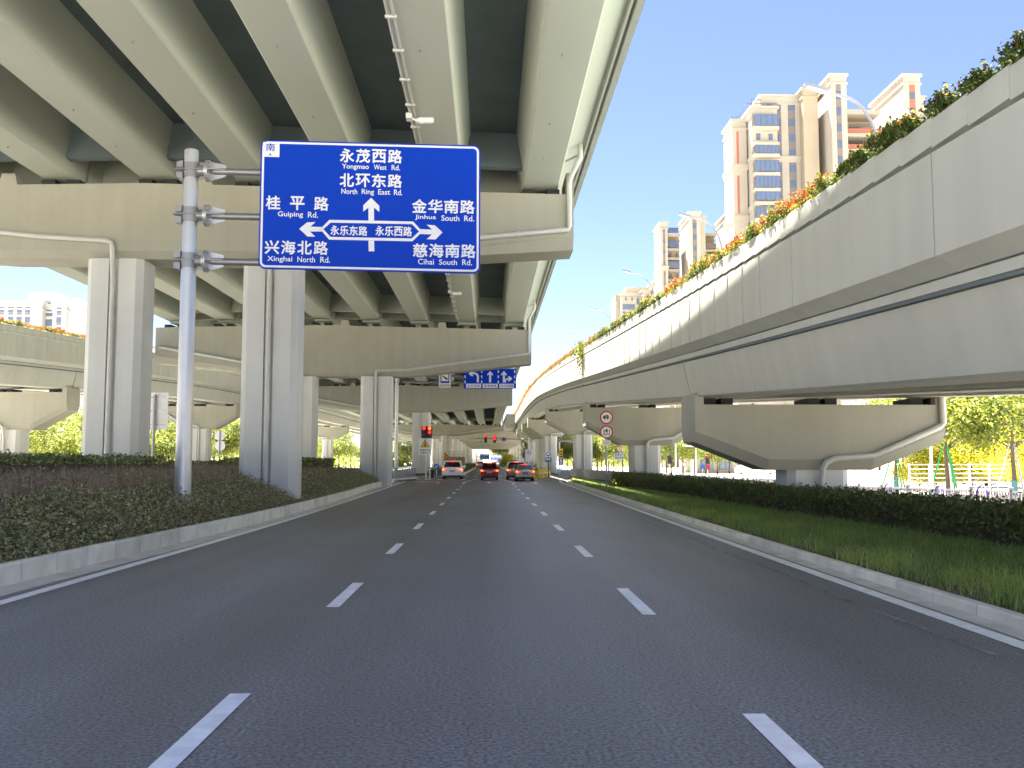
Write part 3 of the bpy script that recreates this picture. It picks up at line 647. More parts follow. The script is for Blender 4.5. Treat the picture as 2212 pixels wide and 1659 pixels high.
def stext(s, x0, y0, x1, y1, bold, face=None):
    xm, ym = (x0 + x1) / 2, (y0 + y1) / 2; cx, cz = sgp(xm, ym); hw = (x1 - x0) / 2078 * SW / 2; hh = (y1 - y0 - 65 * (x1 - x0) / 2078) / 1262 * SHH / 2
    text_mesh(face or le, s, cx - hw, cz - hh, cx + hw, cz + hh, PZ, bold)
CB = .026
for i, ch in enumerate('永茂西路'): stext(ch, 815 + 151 * i, 98 + 4 * i, 950 + 151 * i, 240 + 4 * i, CB)
for i, ch in enumerate('北环东路'): stext(ch, 806 + 151 * i, 343 + 4 * i, 942 + 151 * i, 482 + 4 * i, CB)
for i, ch in enumerate('桂平路'): stext(ch, 108 + 226 * i, 560 + 6 * i, 246 + 226 * i, 702 + 6 * i, CB)
for i, ch in enumerate('金华南路'): stext(ch, 1482 + 151 * i, 602 + 4 * i, 1620 + 151 * i, 742 + 4 * i, CB)
for i, ch in enumerate('兴海北路'): stext(ch, 90 + 152 * i, 995 + 4 * i, 226 + 152 * i, 1134 + 4 * i, CB)
for i, ch in enumerate('慈海南路'): stext(ch, 1476 + 151 * i, 1036 + 4 * i, 1614 + 151 * i, 1176 + 4 * i, CB)
for i, ch in enumerate('永乐东路'): stext(ch, 708 + 88 * i, 856 + 3 * i, 790 + 88 * i, 954 + 3 * i, .028)
for i, ch in enumerate('永乐西路'): stext(ch, 1130 + 87 * i, 864 + 3 * i, 1212 + 87 * i, 962 + 3 * i, .028)
def words(ws):
    for s, x0, y0, x1, y1 in ws: stext(s, x0, y0, x1, y1, .016)
words([('Yongmao', 832, 250, 1085, 320), ('West', 1132, 260, 1252, 314), ('Rd.', 1300, 264, 1380, 320),
       ('North', 820, 495, 970, 553), ('Ring', 1010, 500, 1128, 570), ('East', 1166, 504, 1280, 560), ('Rd.', 1315, 508, 1394, 566),
       ('Guiping', 218, 715, 455, 786), ('Rd.', 500, 722, 596, 782), ('Jinhua', 1506, 756, 1705, 816), ('South', 1755, 764, 1925, 824), ('Rd.', 1970, 768, 2064, 828),
       ('Xinghai', 112, 1150, 345, 1222), ('North', 392, 1158, 558, 1218), ('Rd.', 606, 1162, 698, 1222), ('Cihai', 1520, 1188, 1670, 1248), ('South', 1718, 1196, 1888, 1254), ('Rd.', 1936, 1198, 2028, 1258)])
def spoly(pts, mb=None): 
    q = [sgp(*p) for p in pts]; (mb or le).add([(a, PZ, b) for a, b in q], [tuple(range(len(q)))])
spoly([(1098, 588), (1173, 668), (1172, 728), (1122, 684), (1120, 812), (1068, 812), (1070, 684), (1020, 724), (1022, 662)])
spoly([(416, 888), (490, 826), (570, 822), (522, 868), (640, 872), (620, 893), (640, 916), (516, 916), (564, 966), (490, 964)])
spoly([(1760, 932), (1692, 1002), (1608, 998), (1660, 952), (1545, 947), (1568, 925), (1545, 898), (1664, 905), (1614, 856), (1690, 862)])
spoly([(1062, 1008), (1115, 1010), (1114, 1114), (1061, 1112)])
ho = [(612, 893), (700, 802), (1488, 824), (1572, 924), (1474, 1018), (694, 996)]; hi = [(642, 893), (712, 830), (1476, 850), (1540, 922), (1466, 990), (706, 969)]
a_, b_ = [sgp(*p) for p in ho], [sgp(*p) for p in hi]; ring_plate(le, a_, b_, PZ)
x0, z0 = sgp(84, 30); x1, z1 = sgp(244, 182); le.add([(SX0 + .05, PZ - .001, z1), (x1, PZ - .001, z1), (x1, PZ - .001, SZ0 - .05), (SX0 + .05, PZ - .001, SZ0 - .05)], [(0, 1, 2, 3)])
shear(le).build('lettering', 'sign_white', panel, so)
nl = MB(); PZ -= .004; stext('南', 120, 44, 205, 124, .012, nl); PZ -= .0; spoly([(158, 138), (172, 172), (158, 160), (146, 171)], nl)
shear(nl).build('compass_mark', 'sign_blue', panel, so)

# ------------------------------------------------------------------ lane sign and small sign hung from one cantilever
Y = 78.0
def P2(px, py, y=None): p = at(px, py, Y if y is None else y); return p[0], p[2]
ls = thing('lane_sign', 'blue lane direction sign with three white arrows hanging under the viaduct', 'road sign', (-7.7, Y, 0)); lo_ = ls.location
mb = MB(); mb.tube([(-7.75, Y + .3, 0), (-7.75, Y + .3, 9.2)], .14, 12); mb.build('post', 'steel', ls, lo_, smooth='auto')
mb = MB(); mb.tube([(-7.75, Y + .3, 8.85), (2.2, Y + .3, 8.75)], .10, 10); mb.tube([(-7.75, Y + .3, 8.3), (2.0, Y + .3, 8.2)], .08, 10); mb.build('cantilever_arm', 'steel_dark', ls, lo_, smooth='auto')
x0, z1 = P2(1001.5, 796.5); x1, z0 = P2(1115, 839.5); W_, H_ = x1 - x0, z1 - z0
mb = MB(); mb.plate(rrect(x0, x1, z0, z1, .05, 3), Y, .05); pn = mb.build('sign_panel', 'sign_blue', ls, lo_)
mb = MB(); U = lambda u, v: (x0 + u * W_, Y - .006, z1 - v * H_)
def poly(pts): mb.add([U(*p) for p in pts], [tuple(range(len(pts)))])
for u in (.028, .345, .66, .972):
    for v in (.07, .335, .6): poly([(u - .011, v), (u + .011, v), (u + .011, v + .135), (u - .011, v + .135)])
def straight(u, v0, v1, wd=.02, hw=.053): poly([(u, v0), (u + hw, v0 + .155), (u + hw, v0 + .24), (u + wd, v0 + .17), (u + wd, v1), (u - wd, v1), (u - wd, v0 + .17), (u - hw, v0 + .24), (u - hw, v0 + .155)])
mb.build('lane_lines', 'sign_white', pn, lo_)
mb = MB(); straight(.505, .11, .69); mb.build('straight_arrow', 'sign_white', pn, lo_)
mb = MB(); straight(.766, .11, .69); arrow_r = mb; mb = MB()
pts = [(.292, .69), (.252, .69), (.252, .40)] + [(.252 - .06 * (1 - math.cos(a)), .40 - .13 * math.sin(a)) for a in np.linspace(.3, 1.57, 5)] + [(.165, .265), (.19, .375), (.15, .375), (.092, .24), (.16, .125), (.2, .125), (.168, .185)] + [(.2 + .092 * math.sin(a), .40 - .215 * math.cos(a)) for a in np.linspace(.1, 1.57, 6)]
poly(pts); mb.build('left_arrow', 'sign_white', pn, lo_); mb = arrow_r
poly([(.786, .69), (.786, .57), (.80, .50), (.83, .475), (.87, .475), (.835, .38), (.875, .38), (.928, .50), (.875, .625), (.835, .625), (.87, .545), (.836, .545), (.815, .565), (.806, .60), (.806, .69)])
mb.build('straight_right_arrow', 'sign_white', pn, lo_)
mb = MB()
for u0, u1 in ((.048, .332), (.363, .647), (.678, .958)): poly([(u0, .755), (u1, .755), (u1, .965), (u0, .965)])
mb.build('name_plate', 'sign_white', pn, lo_)
mb = MB()
for s, u0, u1 in (('永乐东路', .07, .31), ('望海南路', .385, .625), ('▸永乐西路', .685, .945)): text_mesh(mb, s, x0 + u0 * W_, z1 - .925 * H_, x0 + u1 * W_, z1 - .795 * H_, Y - .012, .01)
mb.build('lettering', 'sign_blue', pn, lo_)
ts = thing('speed_camera_sign', 'small white sign with blue square hanging from the arm beside the lane sign', 'road sign', (at(960, 820, Y)[0], Y + .1, 7.6)); to = ts.location
x0, z1 = P2(948.5, 803); x1, z0 = P2(973.5, 837); W_, H_ = x1 - x0, z1 - z0
mb = MB(); mb.plate(rrect(x0, x1, z0, z1, .05, 3), Y, .04); mb.box((x0 + x1) / 2 - .05, (x0 + x1) / 2 + .05, Y + .04, Y + .2, z1 - .3, z1 + .3); pn = mb.build('sign_panel', 'white_plain', ts, to)
mb = MB(); poly([(.12, .06), (.88, .06), (.88, .72), (.12, .72)]); mb.build('blue_square', 'sign_blue', pn, to)
mb = MB(); U = lambda u, v: (x0 + u * W_, Y - .01, z1 - v * H_); poly([(.2, .12), (.8, .12), (.8, .6), (.2, .6)]); mb.build('picture', 'white_plain', pn, to)
mb = MB(); U = lambda u, v: (x0 + u * W_, Y - .014, z1 - v * H_); poly([(.26, .3), (.3, .24), (.74, .42), (.76, .5), (.55, .5), (.5, .42)]); text_mesh(mb, '违法抓拍', x0 + .08 * W_, z1 - .95 * H_, x0 + .92 * W_, z1 - .79 * H_, Y - .014, .01)
mb.build('lettering', 'sign_black', pn, to)

# ------------------------------------------------------------------ traffic lights, posts and round signs
def signal_head(parent, org, x, y, z, h_, lit, wd=.4, name='signal_head'):
    mb = MB(); mb.bbox(x - wd / 2, x + wd / 2, y, y + .28, z - h_ / 2, z + h_ / 2, .03)
    hd = mb.build(name, 'black_case', parent, org); n = 3; st = h_ / n
    for k in range(n):
        zc = z + h_ / 2 - st * (k + .5); mt = lit[k]
        b = MB(); b.disc((x, y - .03, zc), min(st, wd) * .40, th=.03); b.build('lens', mt or 'lens_off', hd, org)
        v = MB(); r = min(st, wd) * .46
        rg = lambda yy: [(x + r * math.cos(a), yy, zc + r * math.sin(a)) for a in np.linspace(R(-20), R(200), 12)] + [(x + .9 * r * math.cos(a), yy, zc + .9 * r * math.sin(a)) for a in np.linspace(R(200), R(-20), 12)]
        v.loft([rg(y - .18), rg(y)]); v.build('visor', 'black_case', hd, org)
    return hd
Y = 80.0
x, _, _ = at(921, 960, Y)
tl_ = thing('traffic_light', 'traffic light with two red heads on the left above the warning sign', 'traffic light', (x, Y, 0)); o = tl_.location
zt, zb = at(921, 921, Y)[2], at(921, 946.5, Y)[2]
mb = MB(); mb.tube([(x - .02, Y + .25, 0), (x - .02, Y + .25, zt)], .06, 10); mb.tube([(x + .32, Y + .25, 0), (x + .32, Y + .25, 5.6)], .05, 8); mb.build('post', 'steel_white', tl_, o)
signal_head(tl_, o, at(916, 933, Y)[0], Y, (zt + zb) / 2, zt - zb, ('lamp_red', None, None), .48)
signal_head(tl_, o, at(928, 933, Y)[0], Y, (zt + zb) / 2, zt - zb, ('lamp_orange', 'lamp_red', None), .46)
def tri(mb, cx, cz, r, y, up=1): mb.add([(cx + r * math.sin(a), y, cz + up * r * math.cos(a)) for a in (0, 2.0944, 4.18879)], [(0, 1, 2)])
ws = thing('warning_sign', 'white warning sign with yellow triangle and black writing under the left traffic light', 'road sign', (x, Y - .1, 2.3)); o = ws.location
x0, _, z1 = at(904.5, 947.5, Y - .2); x1, _, z0 = at(932, 983, Y - .2); W_, H_ = x1 - x0, z1 - z0; cx = (x0 + x1) / 2
mb = MB(); mb.plate(rrect(x0, x1, z0, z1, .06, 4), Y - .2, .04); mb.box(cx - .1, cx + .1, Y - .16, Y + .2, z0 + .3, z0 + .36); pn = mb.build('sign_panel', 'white_plain', ws, o)
mb = MB(); tri(mb, cx, z1 - .36 * H_, .33 * H_, Y - .205); text_mesh(mb, '慢速行驶', x0 + .08 * W_, z1 - .76 * H_, x0 + .9 * W_, z1 - .65 * H_, Y - .206, .01); text_mesh(mb, '注意行人', x0 + .08 * W_, z1 - .92 * H_, x0 + .9 * W_, z1 - .81 * H_, Y - .206, .01)
mb.build('lettering', 'sign_black', pn, o)
mb = MB(); tri(mb, cx, z1 - .365 * H_, .275 * H_, Y - .209); mb.build('yellow_triangle', 'sign_yellow', pn, o)
mb = MB(); cz = z1 - .37 * H_; mb.disc((cx, Y - .213, cz + .10 * H_), .03 * H_, th=.001); mb.plate([(cx - .05 * H_, cz - .1 * H_), (cx + .05 * H_, cz - .1 * H_), (cx + .03 * H_, cz + .06 * H_), (cx - .03 * H_, cz + .06 * H_)], Y - .213, .001); mb.build('figure', 'sign_black', pn, o)
# signals on the far side of the crossing
Y = 150.0; xp = at(1143, 950, Y)[0]; za = at(1143, 949, Y)[2]
fs = thing('traffic_light', 'far traffic light with two red heads on a mast arm across the road', 'traffic light', (xp, Y, 0)); o = fs.location
mb = MB(); mb.tube([(xp, Y + .2, 0), (xp, Y + .2, za + .3)], .12, 10); mb.build('post', 'steel_white', fs, o)
mb = MB(); mb.tube([(xp, Y + .2, za), (at(1090, 947, Y)[0], Y + .2, za + .08), (at(1030, 946, Y)[0], Y + .2, za + .2)], [.10, .07, .05], 8); mb.build('mast_arm', 'steel_dark', fs, o)
for a, b_, lit in ((1049.3, 947.5, ('lamp_red', None, None)), (1068.5, 948, ('lamp_red', 'lamp_red', None))):
    p = at(a, b_, Y); signal_head(fs, o, p[0], Y, p[2], 1.28, lit, .48)
mb = MB(); p = at(1039.5, 954, Y); mb.tube([(p[0], Y - .2, p[2]), (p[0], Y + .2, p[2])], .11, 8); mb.tube([(p[0], Y + .2, p[2]), (p[0], Y + .2, za + .2)], .03, 6); mb.build('camera_housing', 'black_case', fs, o)
def round_sign(parent, org, cx, y, cz, r, face, rim=None, txt=None, tcol='sign_black', tw=1.1, th_=.8):
    mb = MB(); mb.disc((cx, y, cz), r, th=.03); d = mb.build('round_plate', rim or face, parent, org)
    if rim: b = MB(); b.disc((cx, y - .004, cz), r * .80, th=.002); b.build('face', face, d, org)
    if txt:
        b = MB()
        for t_, dx, dz, w_, h_ in txt: text_mesh(b, t_, cx + (dx - w_ / 2) * r, cz + (dz - h_ / 2) * r, cx + (dx + w_ / 2) * r, cz + (dz + h_ / 2) * r, y - .008, .06)
        b.build('lettering', tcol, d, org)
    return d
for nm, a, b_, lab, kw in (('speed_limit_sign', 1078.5, 948.3, 'round white speed limit sign with red rim on the far mast arm', dict(face='white_plain', rim='sign_red', txt=[('40', 0, 0, 1.0, .8)])),
                           ('round_sign', 1088.5, 949, 'plain dark blue round sign on the far mast arm', dict(face='sign_purple'))):
    p = at(a, b_, Y); t = thing(nm, lab, 'road sign', (p[0], Y - .1, p[2])); round_sign(t, t.location, p[0], Y - .1, p[2], .32, **kw)
    mb = MB(); mb.box(p[0] - .03, p[0] + .03, Y - .07, Y + .15, p[2] - .2, p[2] + .2); mb.build('bracket', 'steel', t, t.location)
# weight limits on the right
Y = 48.0; x = at(1310, 1000, Y)[0]; 
wl = thing('weight_limit_sign', 'two round weight limit signs on one post in the right hand grass', 'road sign', (x, Y, .2)); o = wl.location
mb = MB(); mb.tube([(x, Y + .06, .0), (x, Y + .06, at(1310, 894, Y)[2])], .055, 12); mb.build('post', 'steel_dark', wl, o, smooth='auto')
c1 = at(1310, 902, Y); c2 = at(1310, 933.2, Y); rr_ = .345
round_sign(wl, o, c1[0], Y, c1[2], rr_, 'white_plain', 'sign_red', [('49', -.12, .04, .98, .74), ('t', .56, -.2, .2, .4)])
d = round_sign(wl, o, c2[0], Y, c2[2], rr_, 'white_plain', 'sign_red', [('4', -.02, .2, .5, .62), ('t', .46, .12, .22, .42)])
mb = MB()
for dx in (-.36, .44): mb.box(c2[0] + dx * rr_ - .018, c2[0] + dx * rr_ + .018, Y - .009, Y - .008, c2[2] - .5 * rr_, c2[2] + (.42 if dx < 0 else -.2) * rr_)
mb.box(c2[0] - .34 * rr_, c2[0] + .42 * rr_, Y - .009, Y - .008, c2[2] - .38 * rr_, c2[2] - .28 * rr_); mb.build('axle_mark', 'sign_black', d, o)
x0, _, z1 = at(1300.5, 951, Y); x1, _, z0 = at(1319.5, 962.5, Y); mb = MB(); mb.plate(rrect(x0, x1, z0, z1, .03, 3), Y, .03); pl = mb.build('small_plate', 'sign_white', wl, o)
mb = MB(); 
for k in (.33, .62): mb.box(x0 + .08, x1 - .08, Y - .005, Y - .003, z0 + (z1 - z0) * k, z0 + (z1 - z0) * (k + .07))
mb.build('lettering', 'steel_dark', pl, o)
# yield sign
Y = 78.0; x, _, zt = at(1337.5, 971, Y)
ys_ = thing('yield_sign', 'white triangular yield sign with red rim above a white text plate', 'road sign', (x, Y, 0)); o = ys_.location
mb = MB(); mb.tube([(x - .05, Y + .08, -.3), (x - .05, Y + .08, zt + .2)], .035, 8); mb.tube([(x + .12, Y + .08, -.3), (x + .12, Y + .08, zt)], .035, 8); mb.build('post', 'steel_white', ys_, o)
mb = MB(); mb.plate([(x - .34, zt + .25), (x, zt - .34), (x + .34, zt + .25)], Y, .03); t3 = mb.build('triangle', 'sign_red', ys_, o)
mb = MB(); mb.plate([(x - .24, zt + .19), (x, zt - .22), (x + .24, zt + .19)], Y - .004, .002); mb.build('face', 'white_plain', t3, o)
mb = MB(); text_mesh(mb, '让', x - .09, zt - .0, x + .09, zt + .16, Y - .009, .01); mb.build('lettering', 'sign_black', t3, o)
x0, _, z1 = at(1327, 978.5, Y); x1, _, z0 = at(1348.5, 992.5, Y); mb = MB(); mb.plate(rrect(x0, x1, z0, z1, .03, 3), Y, .03); pl = mb.build('text_plate', 'sign_white', ys_, o)
mb = MB(); text_mesh(mb, '转弯让行', x0 + .06, z0 + .3, x1 - .06, z1 - .05, Y - .006, .01); text_mesh(mb, '直行车辆', x0 + .06, z0 + .05, x1 - .06, z0 + .24, Y - .006, .01); mb.build('lettering', 'sign_black', pl, o)
# blue bus lane sign
Y = 88.0; x = at(1201 - .5, 1000, Y)[0]; x = at(1184.8, 1000, Y)[0]
bs = thing('bus_sign', 'blue and white bus sign on a dark post right of the silver car', 'road sign', (x, Y, 0)); o = bs.location
mb = MB(); mb.tube([(x, Y + .08, 0), (x, Y + .08, at(1185, 976, Y)[2])], .05, 8); mb.build('post', 'black_case', bs, o)
x0, _, z1 = at(1178.5, 974.5, Y); x1, _, z0 = at(1190.5, 987, Y); mb = MB(); mb.plate(rrect(x0, x1, z0, z1, .04, 3), Y, .03); pl = mb.build('upper_plate', 'sign_white', bs, o)
cx, cz = (x0 + x1) / 2, (z0 + z1) / 2; mb = MB(); mb.disc((cx, Y - .004, cz), .22, th=.002); pd = mb.build('blue_disc', 'sign_blue_dull', pl, o)
mb = MB(); mb.plate(rrect(cx - .13, cx + .13, cz - .08, cz + .13, .03, 3), Y - .008, .002); mb.box(cx - .1, cx - .05, Y - .008, Y - .006, cz - .12, cz - .08); mb.box(cx + .05, cx + .1, Y - .008, Y - .006, cz - .12, cz - .08); mb.build('bus_symbol', 'sign_white', pl, o)
x0, _, z1 = at(1178, 988, Y); x1, _, z0 = at(1191, 998.5, Y); mb = MB(); mb.plate(rrect(x0, x1, z0, z1, .03, 3), Y, .03); pl = mb.build('lower_plate', 'sign_blue_dull', bs, o)
mb = MB(); 
for u in (.18, .55): mb.plate(rrect(x0 + u * (x1 - x0), x0 + (u + .22) * (x1 - x0), z0 + .18, z1 - .06, .02, 2), Y - .004, .002)
mb.build('symbol', 'sign_white', pl, o)
# no-lorry sign
Y = 112.0; p = at(1143, 977.5, Y); x0, _, z1 = at(1134.5, 971, Y); x1, _, z0 = at(1152, 998, Y)
nl_ = thing('no_lorry_sign', 'pale sign panel with a round no lorries symbol beyond the silver car', 'road sign', (p[0], Y, 0)); o = nl_.location
mb = MB(); mb.tube([(p[0], Y + .08, 0), (p[0], Y + .08, z1)], .05, 8); mb.build('post', 'steel_white', nl_, o)
mb = MB(); mb.plate(rrect(x0, x1, z0, z1, .04, 3), Y, .03); pl = mb.build('sign_panel', 'sign_white', nl_, o)
d = round_sign(nl_, o, p[0], Y - .005, p[2], .28, 'white_plain', 'sign_red'); mb = MB(); mb.plate([(p[0] - .14, p[2] - .05), (p[0] + .14, p[2] - .05), (p[0] + .14, p[2] + .04), (p[0] + .05, p[2] + .04), (p[0] + .02, p[2] + .09), (p[0] - .14, p[2] + .07)], Y - .012, .002); mb.build('lorry_symbol', 'sign_black', d, o)
# chevron post with mast
Y = 112.0; p = at(1212, 980, Y); 
cv = thing('chevron_sign', 'yellow and black chevron sign above a small blue sign, on a mast by the trees', 'road sign', (p[0], Y, 0)); o = cv.location
mb = MB(); q = at(1208.5, 955, Y); e = at(1244, 955, Y); mb.tube([(q[0], Y + .12, 0), (q[0], Y + .12, q[2]), (q[0] + .2, Y + .12, q[2] + .15), (e[0], Y + .12, e[2])], .08, 8); mb.build('mast', 'steel', cv, o, smooth='auto')
x0, _, z1 = at(1207.5, 969, Y); x1, _, z0 = at(1216, 990, Y); mb = MB(); mb.plate(rrect(x0, x1, z0, z1, .02, 2), Y, .03); pl = mb.build('chevron_panel', 'sign_yellow', cv, o)
mb = MB(); h_ = z1 - z0; cx = (x0 + x1) / 2; hw = (x1 - x0) / 2 - .02
for k in (.08, .34, .60): zz = z1 - h_ * k - .12; mb.plate([(cx, zz), (cx + hw, zz - .14), (cx + hw, zz - .3), (cx, zz - .15), (cx - hw, zz - .3), (cx - hw, zz - .14)][:6], Y - .004, .002)
mb.build('chevrons', 'sign_black', pl, o)
x0, _, z1 = at(1206, 990.5, Y); x1, _, z0 = at(1217.5, 1005, Y); mb = MB(); mb.plate(rrect(x0, x1, z0, z1, .02, 2), Y, .03); pl = mb.build('blue_panel', 'sign_blue_dull', cv, o)
mb = MB(); mb.plate(rrect(x0 + .12, x1 - .12, z0 + .06, z0 + .22, .02, 2), Y - .004, .002); mb.plate(rrect(x0 + .2, x1 - .2, z0 + .32, z1 - .1, .02, 2), Y - .004, .002); mb.build('symbol', 'sign_white', pl, o)
# hazard marker and keep-left disc by the left columns
Y = 106.0; x0, _, z1 = at(959, 978, Y); x1, _, z0 = at(969, 996, Y); 
hz = thing('hazard_marker', 'yellow and black striped hazard board on a column behind the white car', 'road sign', ((x0 + x1) / 2, Y, 1.6)); o = hz.location
mb = MB(); mb.plate(rrect(x0, x1, z0, z1, .02, 2), Y, .04); mb.box((x0 + x1) / 2 - .04, (x0 + x1) / 2 + .04, Y + .04, Y + .1, 0, z1); pl = mb.build('board', 'sign_yellow', hz, o)
mb = MB(); w_, h_ = x1 - x0, z1 - z0
for k in (.0, .36, .72): a = z1 - k * h_; mb.plate([(x0, a), (x0, max(z0, a - .16)), (x1, max(z0, a - .56 + .0)), (x1, max(z0 + .0, a - .38))] if a - .56 > z0 else [(x0, a), (x0, a - .16), (x0 + w_ * .55, z0), (x0 + w_, z0)], Y - .004, .002)
mb.build('stripes', 'sign_black', pl, o)
Y = 96.0; p = at(943.5, 1008, Y); kl = thing('keep_left_sign', 'round blue sign with white arrow left of the white car', 'road sign', (p[0], Y, 0)); o = kl.location
mb = MB(); mb.tube([(p[0], Y + .05, 0), (p[0], Y + .05, p[2])], .04, 8); mb.build('post', 'steel', kl, o)
d = round_sign(kl, o, p[0], Y, p[2], .30, 'sign_blue_dull'); mb = MB(); a = p; mb.plate([(a[0] - .2, a[2] - .16), (a[0] + .02, a[2] - .18), (a[0] - .05, a[2] - .1), (a[0] + .16, a[2] + .12), (a[0] + .08, a[2] + .2), (a[0] - .12, a[2] - .03), (a[0] - .19, a[2] + .04)], Y - .006, .002); mb.build('arrow', 'sign_white', d, o)
# back of a big sign on the left, between the columns
Y = 45.0; x0, _, z1 = at(300, 848, Y); x1, _, z0 = at(361, 928, Y); xp = at(333, 930, Y)[0]
bk = thing('sign_back', 'pale back of a square road sign on a grey post between the left columns', 'road sign', (xp, Y, -.3)); o = bk.location
mb = MB(); mb.tube([(xp, Y - .06, -.4), (xp, Y - .06, z1 - .1)], .07, 10); mb.build('post', 'steel_dark', bk, o)
mb = MB(); mb.plate(rrect(x0, x1, z0, z1, .06, 3), Y + .03, .03); pl = mb.build('sign_panel', 'white_plain', bk, o)
mb = MB()
for v in (.13, .5, .87): mb.box(x0 + .05, x1 - .12, Y, Y + .03, z1 - v * (z1 - z0) - .03, z1 - v * (z1 - z0) + .03)
mb.build('back_rail', 'steel', pl, o)
Y = 70.0; p1 = at(475, 941, Y); p2 = at(475, 963, Y); rb_ = thing('sign_back', 'pale backs of two round signs on one post, left of the nearest right column', 'road sign', (p1[0], Y, -.3)); o = rb_.location
mb = MB(); mb.tube([(p1[0], Y - .05, -.4), (p1[0], Y - .05, p1[2] + .4)], .05, 8); mb.build('post', 'steel_dark', rb_, o)
for p in (p1, p2): mb = MB(); mb.disc((p[0], Y, p[2]), .38, th=.03); mb.build('round_plate', 'sign_white', rb_, o)
Y = 95.0
for k, (a, b_) in enumerate(((121, 935), (142, 934))):
    if k == 0:
        p = at(131, 950, Y); ms = thing('mast_sign', 'pair of blue square signs on a pale mast beyond the left ramp pier', 'road sign', (p[0], Y, 0)); o = ms.location
        mb = MB(); mb.tube([(p[0], Y + .05, -.4), (p[0], Y + .05, at(131, 925, Y)[2])], .05, 8); mb.build('post', 'steel_white', ms, o)
    p = at(a, b_, Y); mb = MB(); mb.plate(rrect(p[0] - .42, p[0] + .42, p[2] - .45, p[2] + .6, .03, 2), Y, .03); pl = mb.build('blue_panel', 'sign_blue_dull', ms, o)
    mb = MB(); mb.disc((p[0], Y - .006, p[2] + .1), .22, th=.003); mb.build('symbol', 'sign_white', pl, o)
# blue gantry signs far down the road
for Y, a, b_, c, d, lab in ((300, 1037, 981, 1057, 992.5, 'far blue direction sign on the left above the road beyond the portals'), (440, 1060, 988, 1080, 993.5, 'small distant blue gantry sign above the road')):
    x0, _, z1 = at(a, b_, Y); x1, _, z0 = at(c, d, Y); g = thing('gantry_sign', lab, 'road sign', ((x0 + x1) / 2, Y, 0)); o = g.location
    mb = MB(); mb.tube([(x0 - 1.2, Y + .3, 0), (x0 - 1.2, Y + .3, z1)], .15, 8); mb.tube([(x0 - 1.2, Y + .3, (z0 + z1) / 2), (x1, Y + .3, (z0 + z1) / 2)], .1, 8); mb.build('post', 'steel_white', g, o)
    mb = MB(); mb.plate(rrect(x0, x1, z0, z1, .1, 2), Y, .06); pl = mb.build('sign_panel', 'sign_blue_dull', g, o)
    mb = MB(); w_, h_ = x1 - x0, z1 - z0; mb.box(x0 + .44 * w_, x0 + .48 * w_, Y - .01, Y - .005, z0 + .2 * h_, z0 + .7 * h_)
    for u, v in ((.12, .7), (.6, .7), (.12, .2), (.6, .2)): mb.box(x0 + u * w_, x0 + (u + .25) * w_, Y - .01, Y - .005, z0 + v * h_, z0 + (v + .1) * h_)
    mb.build('lettering', 'sign_white', pl, o)

